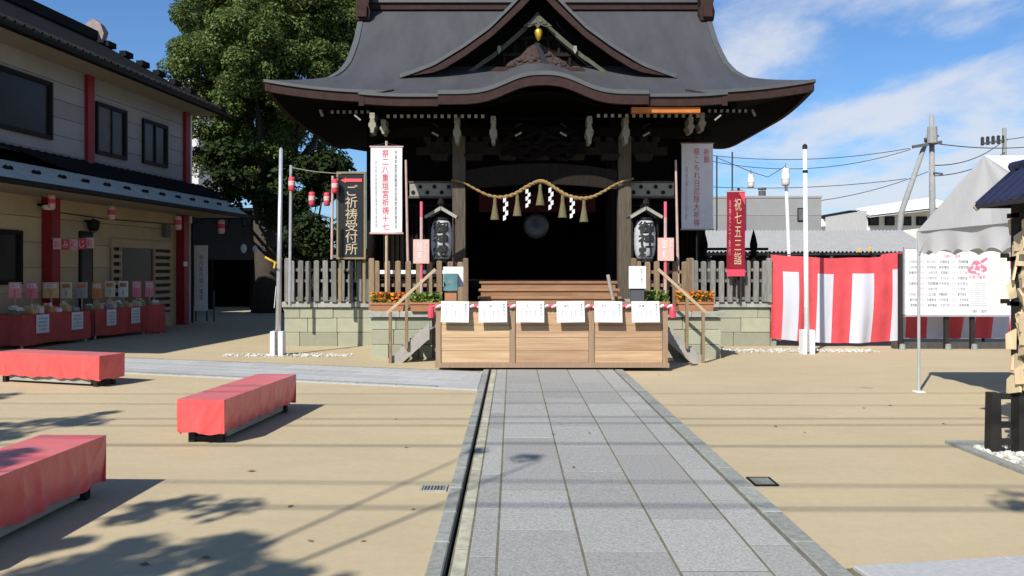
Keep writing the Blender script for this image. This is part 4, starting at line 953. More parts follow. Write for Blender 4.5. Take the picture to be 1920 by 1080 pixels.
# ------------------------------------------------------------------ red cloth benches
def bench(label, c, rot, L, Wd, H, hem, seed):
    t = thing('bench', label, 'bench', (c[0], c[1], 0), rot, 'benches under red cloth')
    rr = random.Random(seed); ph = [rr.uniform(0, 6) for _ in range(12)]
    def folds(q, span):     # vertical folds at irregular places along one side
        n = max(2, int(span / .19)); return [(span * (k + rr.uniform(.15, .85)) / n, rr.uniform(.008, .026), rr.uniform(-1, 1), rr.uniform(-.10, .10)) for k in range(n)]
    cl = MB()
    for s_ in range(4):
        span = Wd if s_ in (0, 2) else L; fo = folds(s_, span); nu_ = 20 if s_ in (0, 2) else 84
        dirs = ((1, 0), (0, 1), (-1, 0), (0, -1))[s_]; nx, ny = ((0, -1), (1, 0), (0, 1), (-1, 0))[s_]
        ox, oy = ((-Wd / 2, -L / 2), (Wd / 2, -L / 2), (Wd / 2, L / 2), (-Wd / 2, L / 2))[s_]
        def side(u, v, span=span, fo=fo, dirs=dirs, nx=nx, ny=ny, ox=ox, oy=oy, s_=s_):
            q = span * u; dn = 1 - v; edge = min(1, min(q, span - q) / .05)
            w = sum(a * .5 * math.exp(-((q - c - sl_ * dn) / (.020 + .022 * dn)) ** 2) * (1 if sg_ > -.3 else -.7) for c, a, sg_, sl_ in fo) * min(1, dn * 1.5) ** .8
            # pulled creases running down from the two top corners
            w += .009 * math.exp(-((q - (span * .5 if s_ in (0, 2) else .34) * dn) / .018) ** 2) + .009 * math.exp(-(((span - q) - (span * .5 if s_ in (0, 2) else .34) * dn) / .018) ** 2)
            w = w * edge - .028 * dn * dn * (1 if s_ in (1, 3) else .15)
            z = H + .004 - (H - hem) * dn + (.010 * math.sin(q * 11 + ph[s_]) + .008 * math.sin(q * 27 + ph[s_ + 4])) * dn
            return (ox + dirs[0] * q + nx * w, oy + dirs[1] * q + ny * w, z)
        cl.grid(side, nu_, 10)
    cl.build('cloth', M_REDCLOTH, t, smooth=True, local=True)
    def topf(u, v):
        x, y = (u * 2 - 1) * Wd / 2, (v * 2 - 1) * L / 2
        e = min(1, (1 - abs(u * 2 - 1)) * 6, (1 - abs(v * 2 - 1)) * 14)
        seam = .007 * math.exp(-((y - L / 6 + .02 * math.sin(x * 9)) / .012) ** 2) + .007 * math.exp(-((y + L / 6) / .012) ** 2)
        return (x, y, H + .004 + (.003 * math.sin(y * 9 + ph[5]) + .002 * math.sin(x * 14 + y * 5) + .004 * math.sin(y * 23 + x * 17 + ph[6]) * .4 + seam) * e)
    tp = MB(); tp.grid(topf, 12, 110); tp.build('cloth_top', M_REDCLOTH, t, smooth=True, local=True)
    MB().box(-Wd / 2 + .07, Wd / 2 - .07, -L / 2 + .22, L / 2 - .22, .035, H - .07).build('base_panel', M_PLYWOOD, t, local=True)
    MB().box(-Wd / 2 + .03, Wd / 2 - .03, -L / 2 + .03, L / 2 - .03, H - .06, H - .015).build('seat', M_FENCEB, t, local=True)
    for sy in (-1, 1):
        for sx in (-1, 1):
            x, y = sx * (Wd / 2 - .09), sy * (L / 2 - .13)
            MB().box(x - .03, x + .03, y - .03, y + .03, 0, H - .06).build('leg', M_BLACKPOST, t, local=True)
        MB().box(-Wd / 2 + .06, Wd / 2 - .06, sy * (L / 2 - .13) - .02, sy * (L / 2 - .13) + .02, .02, .06).build('foot_rail', M_BLACKPOST, t, local=True)
bench('red cloth bench standing alone nearest the granite path', (-2.775, 8.55), R(-5.0), 1.9, .45, .41, .10, 1)
bench('red cloth bench cut off by the lower left corner, dappled by leaf shade', (-3.16, 4.98), R(-1.5), 1.9, .47, .42, .09, 2)
cdir = Vector((-.951, .309)); cc = Vector((-5.62, 11.27)) + cdir * .95 + Vector((.309, .951)) * .24
bench('red cloth bench lying along the side path in front of the shop', (cc.x, cc.y), math.atan2(cdir.y, cdir.x) - R(90), 1.9, .46, .43, .10, 3)
cc = cc + cdir * 2.15
# ------------------------------------------------------------------ festive curtain, notice board, tent
Yc = 17.45
t = thing('striped_curtain', 'red and white striped festival curtain stretched beside the podium', 'curtain', (X(1560, Yc), Yc, 0))
bnd = [(1443, 0), (1468, 1), (1498, 0), (1533, 1), (1563, 0), (1598, 1), (1637, 0), (1672, 1), (1705, 0), (1743, 1), (1779, 0), (1812, 1), (1839, 0), (1875, 1), (1910, 0), (1950, 1), (1990, 0)]
X0, X1 = X(1445, Yc), X(1990, Yc); nu = 220
def cur(u, v):
    x = X0 + (X1 - X0) * u; sag = .07 * math.sin(math.pi * min(1, max(0, (u - .02) / .44))) if u < .46 else .0
    top = 1.93 - sag + (.05 if u > .38 else 0) - .04 * math.sin(u * 40) * .2; bot = .17 - .10 * math.sin(min(1, u / .47) * math.pi * .9) + (.03 if u > .46 else 0)
    fold = (.05 * math.sin(u * 55) + .035 * math.sin(u * 93 + 1)) * (.25 + .75 * (1 - v)) + .03 * math.sin(u * 17)
    billow = -.10 * math.sin(math.pi * v) * (.5 + .5 * math.sin(u * 21))
    return (x - (1 - v) * (.05 * math.sin(u * 9) + .26 * max(0, u - .12) * (1 if u < .47 else 1.0)), Yc + fold * .8 + billow, bot + (top - bot) * v)
def cm(i, j):
    px_ = 1445 + (1990 - 1445) * (i + .5) / nu
    if j >= 13: return 0
    k = 0
    for b, c in bnd:
        if px_ >= b: k = c
    return k
MB().grid(cur, nu, 16, cm).build('cloth', [M_CURTRED, M_CURTWHITE], t, smooth=True, fix=False)
for px_ in (1444, 1533, 1697, 1850, 1990): MB().tube([(X(px_, Yc), Yc + .13, 0), (X(px_, Yc), Yc + .13, 2.0)], .03, 8).build('post', M_BLACKPOST, t)
MB().tube([(X0, Yc + .08, 1.93), (X1, Yc + .08, 1.97)], .015, 6).build('top_line', M_WIRE, t)
for px_, y in ((1444, 515), (1444, 565), (1610, 470), (1630, 468)):
    p = at(px_, y, Yc); MB().lathe([(0, -.04), (.03, -.03), (.035, .03), (0, .05)], (p[0], p[1] - .03, p[2]), 8).build('tie', M_YELLOW, t)
kb = struct(MB().box(X(1690, 16.6), X(2000, 16.6), 16.9, 17.05, 0, .13).build('kerb_wall', M_GUTTER)); tag(kb, 'low dark kerb under the notice board')
Yn = 16.75; xa, xb, zt, zb = X(1697, Yn), X(1894, Yn), Z(466, Yn), Z(590, Yn)
t = thing('notice_board', 'wide white notice board of printed columns with a red emblem', 'notice board', ((xa + xb) / 2, Yn, 0))
MB().box(xa, xb, Yn, Yn + .03, zb, zt).build('panel', M_PAPER, t)
MB().box(xa - .03, xa, Yn - .01, Yn + .04, zb - .02, zt).box(xa - .03, xb, Yn - .01, Yn + .04, zb - .04, zb).box(xa - .03, xb, Yn - .01, Yn + .04, zt, zt + .03).build('frame', M_STEEL, t)
for px_ in (1692, 1778, 1827): MB().box(X(px_, Yn) - .04, X(px_, Yn) + .04, Yn + .05, Yn + .12, 0, zt - .1).build('post', M_BLACKPOST, t)
for px_ in (1692, 1778, 1827): MB().lathe([(.0, .12), (.05, .11), (.065, 0)], (X(px_, Yn), Yn + .0, 0), 10).build('post_foot', M_KERB, t)
pb = lambda fx, fz: (xa + (xb - xa) * fx, Yn - .004, zb + (zt - zb) * fz)
BW, BH = xb - xa, zt - zb
l1, l2, l3 = MB(), MB(), MB(); rr = random.Random(5)
rows = ['祈願成就', '家内安全', '交通安全', '厄除開運', '商売繁昌', '身体健全', '安産祈願', '合格祈願', '初宮詣り', '七五三詣']
for ci, fx in enumerate((.085, .255, .37, .55)):
    for ri in range(9):
        if ci % 2 == 0 and ri == 5: continue
        lettering(l1 if rr.random() < .5 else l3, rows[(ri * 3 + ci) % 10], pb(fx + rr.uniform(-.01, .01), .80 - ri * .082), BW * rr.uniform(.08, .105), BH * .046)
for fx in (.165, .46):
    for ri in range(9): lettering(l2, '円也', pb(fx, .80 - ri * .082), BW * .035, BH * .028)
lettering(l2, '祈願料', pb(.40, .885), BW * .07, BH * .05); lettering(l2, '金額', pb(.50, .885), BW * .05, BH * .05)
for ri in range(11): lettering(l3, '当社由緒略記御祭神', pb(.70, .47 - ri * .033), BW * .15, BH * .018)
lettering(l1, '社務所', pb(.66, .05), BW * .05, BH * .05); lettering(l1, '宮司', pb(.75, .05), BW * .05, BH * .05)
for ri in range(12): lettering(l3, '年行事', pb(.90, .82 - ri * .06), BW * .06, BH * .02)
l1.build('printed_text', M_INK, t)['kind'] = 'stuff'; l3.build('pale_text', M_PALEINK, t)['kind'] = 'stuff'; l2.build('pink_text', M_PINKINK, t)['kind'] = 'stuff'
em = MB()
for k in range(22):
    a0, a1 = R(-40 + k * 15), R(-40 + (k + 1) * 15); c = pb(.685, .70)
    r0, r1 = .10 + .03 * math.sin(k * 1.3), .17 + .035 * math.sin(k * .9)
    em.prism([(c[0] + r0 * math.cos(a0), c[2] + r0 * .8 * math.sin(a0)), (c[0] + r1 * math.cos(a0), c[2] + r1 * .8 * math.sin(a0)), (c[0] + r1 * math.cos(a1), c[2] + r1 * .8 * math.sin(a1)), (c[0] + r0 * math.cos(a1), c[2] + r0 * .8 * math.sin(a1))], Yn - .006, Yn - .002)
c = pb(.685, .70)
em.prism([(c[0] - .06, c[2] - .02), (c[0] + .05, c[2] - .05), (c[0] + .06, c[2] + .04), (c[0] - .02, c[2] + .06)], Yn - .006, Yn - .002)
em.prism([(c[0] + .10, c[2] + .10), (c[0] + .22, c[2] + .19), (c[0] + .20, c[2] + .23), (c[0] + .06, c[2] + .15)], Yn - .006, Yn - .002)
em.build('red_emblem', mat('faded_red_print', (.62, .17, .24), .8, .1, 8, 0), t)
lm = MB(); lettering(lm, '年間行事表', pb(.685, .565), BW * .16, BH * .06); lm.build('emblem_lettering', MATS['faded_red_print'], t)
MB().box(xb - BW * .13, xb - .01, Yn - .003, Yn, zb + .02, zt - .15).build('yellow_sheet', mat('pale_yellow_paper', (.72, .71, .56), .8, .03), t)

# tent: ridge runs to the right, gable end faces the court
tx0, tx1, ty0, ty1 = 5.33, 9.3, 7.8, 10.92; tym = (ty0 + ty1) / 2; ez, rz = 2.11, 2.90; vz = 1.80
t = thing('white_tent', 'white canvas gable tent on thin steel legs at the right edge', 'tent', ((tx0 + tx1) / 2, tym, 0))
cn_ = MB()
def slope(u, v, s):
    y0_ = ty0 if s < 0 else ty1; sag = -.04 * math.sin(math.pi * u) * math.sin(math.pi * v)
    return (tx0 + (tx1 - tx0) * u, y0_ + (tym - y0_) * v, ez + (rz - ez) * v + sag)
cn_.grid(lambda u, v: slope(u, v, -1), 16, 8); cn_.grid(lambda u, v: slope(u, v, 1), 16, 8)
cn_.build('canopy', M_CANVAS, t, smooth=False, fix=False)
for xg in (tx0, tx1):
    ge_ = MB(); ge_.grid(lambda u, v: (xg + (-.03 if xg == tx0 else .03) * math.sin(math.pi * u) * (1 - v) + .012 * math.sin(u * 19) * (1 - v), ty0 + (ty1 - ty0) * (u * (1 - v) + .5 * v), ez + (rz - ez) * v), 16, 10)
    ge_.build('gable_end', M_CANVAS, t, fix=False)
va = MB()
per = [(tx0, ty1), (tx0, ty0), (tx1, ty0), (tx1, ty1), (tx0, ty1)]
for (ax, ay), (bx_, by_) in zip(per, per[1:]):
    L = math.hypot(bx_ - ax, by_ - ay); ns = max(1, round(L / .34)); n = ns * 8
    nx, ny = (by_ - ay) / L, -(bx_ - ax) / L
    def vf(u, v, ax=ax, ay=ay, bx_=bx_, by_=by_, ns=ns, nx=nx, ny=ny):
        low_ = vz + .055 * abs(math.cos(math.pi * ns * u)) ** .8
        w = .02 * math.sin(u * 31) * (1 - v)
        return (ax + (bx_ - ax) * u - nx * w, ay + (by_ - ay) * u - ny * w, low_ + (ez - low_) * v)
    va.grid(vf, n, 4)
va.build('valance', M_CANVAS, t, smooth=True, fix=False)
for x in (tx0 + .02, tx1 - .02):
    for y in (ty0 + .02, ty1 - .02):
        lg = MB().tube([(x, y, 0), (x, y, ez - .02)], .02, 8).build('leg', M_STEEL, t)
        MB().box(x - .06, x + .06, y - .06, y + .06, 0, .012).build('foot_plate', M_WHITE, lg)
        MB().tube([(x, y, ez - .32), (x, y + (.3 if y < tym else -.3), ez - .04)], .012, 6).build('brace', M_STEEL, lg)
fr = MB(); 
for a, b in (((tx0, ty0), (tx1, ty0)), ((tx0, ty1), (tx1, ty1)), ((tx0, ty0), (tx0, ty1)), ((tx1, ty0), (tx1, ty1))): fr.tube([(a[0] + .03, a[1], ez - .03), (b[0] + .03, b[1], ez - .03)], .016, 6)
fr.tube([(tx0 + .03, tym, rz - .03), (tx1 - .03, tym, rz - .03)], .016, 6); fr.build('roof_frame', M_STEEL, t)

# ------------------------------------------------------------------ plaque rack at the right edge
t = thing('plaque_rack', 'black timber plaque rack under a small navy roof at the right edge', 'plaque rack', (4.42, 7.2, 0))
for y in (7.2, 5.6, 4.0):
    MB().box(4.37, 4.49, y - .06, y + .06, 0, 2.3).build('post', M_BLACKPOST, t)
    MB().box(4.17, 4.27, y + .02, y + .12, 0, .53, .01, 0).build('outrigger', M_BLACKPOST, t)
    for z in (.10, .25, .50): MB().box(4.27, 4.37, y + .03, y + .09, z - .025, z + .025).build('rung', M_BLACKPOST, t)
for z in (2.08, 1.70, 1.31, .98): MB().box(4.37, 4.41, 3.9, 7.32, z - .02, z + .02).build('peg_rail', M_BLACKPOST, t)
for z in (1.73, 1.33): MB().box(4.3, 4.36, 7.26, 7.3, z - .02, z + .02).build('peg_rail', M_BLACKPOST, t)
rx, rz_ = 4.50, 2.47
for sx in (-1, 1):
    q = MB().add([(rx, 3.7, rz_), (rx, 7.42, rz_), (rx + sx * .34, 7.42, 2.15), (rx + sx * .34, 3.7, 2.15), (rx, 3.7, rz_ + .04), (rx, 7.42, rz_ + .04), (rx + sx * .36, 7.42, 2.185), (rx + sx * .36, 3.7, 2.185)], MB.BF).build('roof_slope', M_NAVY, t)
    for k in range(30):
        y = 7.38 - k * .125; MB().bar((rx, y, rz_ + .05), (rx + sx * .362, y, 2.195), .03, .025).build('roof_roll', M_NAVY, q)
MB().tube([(rx, 3.68, rz_ + .06), (rx, 7.45, rz_ + .06)], .045, 8).build('roof_ridge', M_NAVY, t)
MB().prism([(rx - .33, 2.15), (rx + .33, 2.15), (rx, rz_)], 7.30, 7.36).build('roof_gable', M_BLACKPOST, t)
MB().bar((4.12 + .03, 7.43, 2.15), (rx, 7.43, rz_ - .0), .02, .05).build('bargeboard', M_RAILWOOD, t)
ema_me = MB().prism([(-.09, -.13), (.09, -.13), (.09, 0), (0, .05), (-.09, 0)], -.009, .009).mesh('wooden_plaque', M_EMA)
rown = ['top row', 'second row', 'third row', 'lowest row']
for ri, z in enumerate((2.08, 1.70, 1.31, .98)):
    for li in range(6):
        for k, (fx, fy) in enumerate(((4.385, 7.10), (4.37, 6.92))):
            if li > 3 and k: continue
            o = bpy.data.objects.new('wooden_plaque', ema_me); COL.objects.link(o)
            o.location = (fx - li * .004 + random.uniform(-.01, .02), fy + random.uniform(-.05, .12), z - .06 - li * .052 + random.uniform(-.02, .02))
            o.rotation_euler = (random.uniform(-.2, .2), random.uniform(-.25, .25) + .1, R(90) + random.uniform(-.5, .5))
            tag(o, 'small pale wooden prayer plaque hanging in the %s of the rack' % rown[ri], 'plaque', 'prayer plaques in the ' + rown[ri])

# ------------------------------------------------------------------ shop building on the left (local frame: y along the facade, x outwards)
SR = -math.atan2(.109, .994)
shop = thing('shop_building', 'two storey pale shop building with red columns and a low green sheet roof', 'building', (-9.9, 24.6, 0), SR)
def SB(name, m, mb, parent=shop, **k): return mb.build(name, m, parent, local=True, **k)
Y0, Y1 = -15.0, .45
SB('core', M_SHEDGREY, MB().box(-6, -.12, Y0, Y1 - .02, 0, 6.35))
# upper and lower cladding boards, one by one
segs = [(Y0, -10), (-10, -4.36), (-4.36, .40)]
for z0, z1, n, m in ((3.9, 6.38, 6, M_WALLW), (0, 3.35, 6, M_WALLB)):
    h = (z1 - z0) / n
    for a, b in (segs if z0 > 1 else [(Y0, -5.9), (-5.9, -.02), (-.02, Y1)]):
        me = MB().bevbox(0, .05, -(b - a) / 2 + .004, (b - a) / 2 - .004, 0, h - .008, .008).mesh('cladding_board', m)
        for i in range(n):
            o = bpy.data.objects.new('cladding_board', me); COL.objects.link(o); o.parent = shop; o.location = (-.05, (a + b) / 2, z0 + i * h)
for i in range(6):
    o = SB('end_board', M_WALLW, MB().box(-6, -.13, Y1 - .02, Y1 + .03, i * 1.06, i * 1.06 + 1.05))
SB('soffit', M_SOFFIT, MB().box(-.05, .88, Y0, 1.0, 6.36, 6.42)); SB('lower_soffit', M_SOFFIT, MB().box(.0, 1.42, Y0, 1.35, 3.24, 3.30))
for y in (-10, -4.36, .40): SB('upper_column', M_REDCOL, MB().box(0, .10, y - .13, y + .13, 4.1, 6.36))
for y in (-11.8, -5.9, 0): SB('column', M_REDCOL, MB().box(0, .26, y - .14, y + .14, 0, 3.24))
SB('column_notice', M_PAPER, MB().box(.26, .275, -.30 + .1, .02, 1.72, 1.86))
def window(y0, y1, z0, z1, blind=.5, name='window'):
    w = SB(name, M_SASH, MB().box(0, .07, y0, y1, z0, z0 + .06).box(0, .07, y0, y1, z1 - .06, z1).box(0, .07, y0, y0 + .06, z0 + .06, z1 - .06).box(0, .07, y1 - .06, y1, z0 + .06, z1 - .06))
    ym = (y0 + y1) / 2
    for a, b, x in ((y0 + .06, ym + .03, .022), (ym - .03, y1 - .06, .04)):
        s = SB('sash', M_SASH, MB().box(x - .015, x + .012, a, a + .05, z0 + .06, z1 - .06).box(x - .015, x + .012, b - .05, b, z0 + .06, z1 - .06).box(x - .015, x + .012, a + .05, b - .05, z0 + .06, z0 + .1).box(x - .015, x + .012, a + .05, b - .05, z1 - .1, z1 - .06), w)
        if False: pass
    SB('pane', M_GLASS, MB().box(.004, .012, ym, y1 - .08, z0 + .08, z1 - .08), w); SB('pane', M_BLIND if blind else M_GLASS, MB().box(.004, .014, y0 + .08, ym - .004, z0 + .08, z1 - .08), w)
window(-9.2, -5.73, 4.57, 5.88, 0); window(-4.07, -2.76, 4.5, 5.80, 1); window(-1.97, -.70, 4.54, 5.76, 0)
window(-9.0, -6.72, 1.30, 2.46, 1)
d_ = SB('side_door', M_SASH, MB().box(0, .05, -4.72, -4.22, 0, 2.55)); SB('door_pane', M_GLASS, MB().box(.05, .055, -4.66, -4.28, .5, 2.45), d_)
lw = SB('lattice_window', M_GLASS, MB().box(0, .03, -3.0, -1.48, .4, 2.2))
SB('lattice_header', M_WALLB, MB().box(0, .06, -3.45, -.5, 2.2, 2.42))
for a, b in ((-3.45, -3.02), (-1.46, -.5)):
    sh = SB('shutter', M_SASH, MB().box(0, .02, a, b, .4, 2.2)); 
    me = MB().bevbox(0, .05, a + .03, b - .03, 0, .10, .01).mesh('slat', M_RAILWOOD)
    for k in range(9):
        o = bpy.data.objects.new('slat', me); COL.objects.link(o); o.parent = sh; o.location = (.02, 0, .45 + k * .195)
    SB('shutter_frame', M_RAILWOOD, MB().box(.0, .075, a, a + .05, .4, 2.2).box(.0, .075, b - .05, b, .4, 2.2), sh)
# lower roof: dark tiles above, pale sheet strip along the eave
def pent(x): return 4.22 - (x / 1.5) * .90
SB('pent_roof_deck', M_DARK, MB().prism([(0, 3.35), (1.44, 3.30), (1.44, pent(1.44) - .03), (0, 4.16)], Y0, 1.38, 'xz'))
tm = MB()
def tilef(u, v):
    x = .02 + .80 * u; y = Y0 + (1.40 - Y0) * v
    return (x, y, pent(x) + .05 + .022 * abs(math.sin(v * 190)) + .25 * math.exp(-((y + 8.2) / 1.3) ** 2) * u)
tm.grid(tilef, 6, 500); SB('tile_field', M_TILE, tm)
sheet = SB('sheet_eave', M_SHEETGREEN, MB().prism([(.78, pent(.78) + .03), (1.52, pent(1.52) + .02), (1.52, pent(1.52) - .02), (.78, pent(.78) - .01)], Y0, 1.45, 'xz'))
for k in range(28):
    y = 1.3 - k * .6; SB('sheet_seam', M_SHEETGREEN, MB().bar((.79, y, pent(.79) + .032), (1.515, y, pent(1.515) + .022), .02, .016), sheet)
sg = MB().prism([(-.11, 0), (-.02, 0), (-.02, .045), (-.07, .075), (-.11, .04)], -.03, .03, 'yz').prism([(.02, 0), (.11, 0), (.11, .04), (.06, .075), (.02, .045)], -.03, .03, 'yz').mesh('snow_guard', M_SASH)
for k in range(20):
    o = bpy.data.objects.new('snow_guard', sg); COL.objects.link(o); o.parent = shop; o.location = (1.15, 1.0 - k * .8, pent(1.15) + .02); o.rotation_euler = (0, R(31), 0)
gt_ = MB(); gt_.tube([(1.56, Y0, pent(1.5) - .05), (1.56, 1.5, pent(1.5) - .05)], .06, 8); SB('gutter', M_SASH, gt_)
SB('end_gutter', M_SASH, MB().tube([(1.56, 1.5, pent(1.5) - .05), (.1, 1.5, pent(1.5) - .06)], .05, 8).tube([(.12, 1.5, pent(1.5) - .06), (.12, .6, 3.0), (.12, .6, 0)], .04, 8))
SB('hip_sheet', M_SHEETGREEN, MB().add([(1.5, 1.46, pent(1.5)), (0, 1.46, pent(1.5)), (0, .45, 4.2), (1.5, 1.44, pent(1.5) + .01)], [(0, 1, 2), (0, 2, 3)]))
# upper roof
E0, EX, RZ = 6.42, .95, 8.05
ux = MB()
ux.add([(EX, Y0, E0 + .05), (EX, 1.05, E0 + .05), (-1.6, -1.75, RZ), (-1.6, Y0, RZ), (-4.2, Y0, E0 + .05), (-4.2, 1.05, E0 + .05)], [(0, 1, 2, 3), (3, 2, 5, 4), (1, 5, 2)])
SB('upper_roof', M_TILE, ux)
SB('eave_fascia', M_SASH, MB().box(EX - .04, EX, Y0, 1.05, E0 - .10, E0 + .04)); SB('upper_gutter', M_SASH, MB().tube([(EX + .05, Y0, E0 - .03), (EX + .05, 1.1, E0 - .03)], .065, 8))
for k in range(60):
    y = 1.0 - k * .27
    SB('eave_tile', M_TILE, MB().tube([(EX + .03, y, E0 + .09), (EX - .35, y, E0 + .07 + .22)], .036, 6))
SB('ridge', M_TILE, MB().box(-1.75, -1.45, Y0, -1.7, RZ - .05, RZ + .22)); 
hp = MB()
for k in range(9):
    f = k / 8; c = Vector((-1.6, -1.75, RZ + .12)).lerp(Vector((EX - .1, .95, E0 + .16)), f); hp.box(c.x - .10, c.x + .10, c.y - .19, c.y + .19, c.z - .1, c.z + .05)
SB('hip_ridge', M_TILE, hp)
on = MB().prism([(-1.85, RZ - .1), (-1.35, RZ - .1), (-1.28, RZ + .15), (-1.38, RZ + .42), (-1.6, RZ + .58), (-1.82, RZ + .42), (-1.92, RZ + .15)], -1.7, -1.5)
for k in range(10):
    s = random.uniform(.06, .1); on.add([(-1.6 + random.uniform(-.25, .25) + p[0] * s, -1.48 + p[1] * s, RZ + random.uniform(-.1, .45) + p[2] * s) for p in ICO], ICF)
SB('ridge_end_tile', M_TILEOLD, on)
SB('downpipe', M_WHITE, MB().tube([(.05, .62, 0), (.05, .62, 6.3)], .05, 8))
def sloc(y, x, z): return tuple(Matrix.Rotation(SR, 3, 'Z') @ Vector((x, y, 0)) + Vector((-9.9, 24.6, z)))
# fittings under the eave
t = thing('security_light', 'small round security light under the shop eave near the left edge', 'light', sloc(-6.15, .1, 3.0), SR)
MB().lathe([(0, .05), (.12, .05), (.14, 0), (.10, -.05), (0, -.06)], (.15, 0, 0), 12).build('lamp_head', M_WHITE, t, local=True); MB().box(-.1, .15, -.03, .03, .04, .09).build('arm', M_SASH, t, local=True)
t = thing('wall_lamp', 'black wall lamp above the shop side door', 'lamp', sloc(-4.45, .05, 2.62), SR)
MB().box(-.05, .16, -.03, .03, .16, .2).build('arm', M_SASH, t, local=True); MB().lathe([(.0, .24), (.15, .18), (.13, .0), (.09, -.06), (0, -.06)], (.16, 0, 0), 10).build('shade', M_SASH, t, local=True); MB().lathe([(0, .06), (.06, .04), (.07, -.05), (0, -.09)], (.16, 0, -.03), 10).build('globe', M_BLIND, t, local=True)
for px_, zt, lab in ((97, 365, 'by the near red column'), (209, 386, 'between the red columns'), (334, 405, 'by the far red column'), (415, 412, 'at the far end of the eave')):
    Yl = {97: 18.0, 209: 20.2, 334: 22.8, 415: 24.9}[px_]; Yl -= .4
    small_lantern('pale pink lantern hung under the shop eave ' + lab, px_, zt, zt + 26, Yl, M_LANTW, M_LANT, 'pink lanterns under the shop eave')
# red and white pennant strip
pn = thing('pennant_strip', 'strip of red and white lettered pennants by the near red column', 'pennants', at(133, 458, 18.3))
for k, ch in enumerate('おみくじ処'):
    px_ = 100 + k * 15.5; p = at(px_ + 7, 457 + 2 * math.sin(k), 18.2 + k * .14); w = .085
    f_ = MB().box(p[0] - w, p[0] + w, p[1], p[1] + .01, p[2] - .12, p[2] + .12).build('pennant', M_LANT if k % 2 else M_LANTW, pn)
    lm = MB(); lettering(lm, ch, (p[0], p[1] - .004, p[2]), .12, .16); lm.build('lettering', M_PAPER if k % 2 else M_REDINK, f_)
MB().tube([at(96, 447, 18.15), at(178, 447, 18.95)], .008, 5).build('cord', M_CREAM, pn)

# tables under red cloth
def table(label, A, B, depth, H, grp='red cloth stalls before the shop', nm='stall_table', hem=.08):
    A = Vector(A); B = Vector(B); L = (B - A).length; rot = math.atan2(B.y - A.y, B.x - A.x) - R(90)
    mid = (A + B) / 2; t = thing(nm, label, 'table', (mid.x, mid.y, 0), rot, grp)
    MB().box(-depth, 0, -L / 2, L / 2, H - .03, H).build('tabletop', M_REDTABLE, t, local=True)
    rr = random.random() * 6
    cl = MB()
    cl.grid(lambda u, v: (.004 + (.012 + .02 * math.sin(u * 23 + rr)) * (1 - v), -L / 2 + L * u, hem + .012 * math.sin(u * 9 + rr) + (H - hem) * v), 40, 6)
    for y, s in ((-L / 2, -1), (L / 2, 1)): cl.grid(lambda u, v: (-depth + depth * u + .004, y + s * (.004 + (.012 + .016 * math.sin(u * 14 + rr)) * (1 - v)), hem + (H - hem) * v), 14, 6)
    cl.build('cloth', M_REDTABLE, t, local=True, smooth=True, fix=False)
    for x in (-.06, -depth + .06):
        for y in (-L / 2 + .08, L / 2 - .08): MB().box(x - .02, x + .02, y - .02, y + .02, 0, H - .03).build('leg', M_STEEL, t, local=True)
    return t
TA = ((-9.90, 16.72), (-9.55, 18.75)); TB = ((-9.62, 19.1), (-9.22, 20.95)); TC = ((-9.30, 20.95), (-8.86, 21.12))
table('long stall table under red cloth nearest the left edge', *TA, .75, .70); table('middle stall table under red cloth before the lattice window', *TB, .75, .70)
table('short red cloth stand at the far end of the stalls', *TC, .5, .72, nm='display_stand', hem=.03)
def along(T, f, back):
    a, b = Vector(T[0]), Vector(T[1]); d = (b - a).normalized(); n = Vector((d.y, -d.x)); p = a.lerp(b, f) - n * back
    return p, math.atan2(d.y, d.x) - R(90)
sg_spec = [(28, 22, 'pink', 'pink and white'), (59, 22, 'rose', 'rose and white, second from the left'), (95, 28, 'amber', 'wide amber'), (124, 20, 'cream', 'cream and pale blue'), (153, 20, 'grey', 'grey with an orange seal'),
           (182, 18, 'orange', 'amber and orange'), (206, 18, 'cream', 'cream with a red heading beside the black door'), (231, 17, 'white', 'white with black writing'), (256, 16, 'rose', 'rose with a pink head'), (280, 15, 'pink', 'small pink, rightmost')]
heads = ['御守', '御札', '破魔矢', '絵馬', 'お守り', '土鈴', '干支', '御神籤', '縁起物', '福']
for k, (px_, wd, colr, txt) in enumerate(sg_spec):
    Ys = 17.0 + (px_ - 28) / 252 * 4.2; p = at(px_, 544 - (px_ > 190) * 2, Ys); w, h = wd * Ys / F, 30 * Ys / F
    zbase = .70
    t = thing('price_sign', '%s upright sign on the shop stall' % txt, 'sign', (p[0], p[1], zbase), SR * .5 + R(12), 'upright signs on the stalls')
    MB().box(-w / 2, w / 2, 0, .02, p[2] - h / 2 - zbase, p[2] + h / 2 - zbase).build('board', M_POSTER[colr], t, local=True)
    c2 = 'white' if colr in ('pink', 'rose', 'amber', 'orange') else 'orange'
    MB().box(-w * .36, w * .36, -.006, 0, p[2] + h * .12 - zbase, p[2] + h * .4 - zbase).build('heading_patch', M_POSTER[c2], t, local=True)
    lm = MB(); lettering(lm, heads[k], (0, -.008, p[2] + h * .26 - zbase), w * .6, h * .2); lm.build('lettering', M_REDINK if c2 == 'white' else M_INK, t, local=True); lm = MB(); lettering(lm, '初穂料', (0, -.004, p[2] - h * .2 - zbase), w * .16, h * .45, True); lm.build('lettering', M_REDINK if c2 == 'white' else M_INK, t, local=True)
    MB().box(-.015, .015, .02, .05, 0, p[2] + h * .2 - zbase).build('stay', M_RAILWOOD, t, local=True)
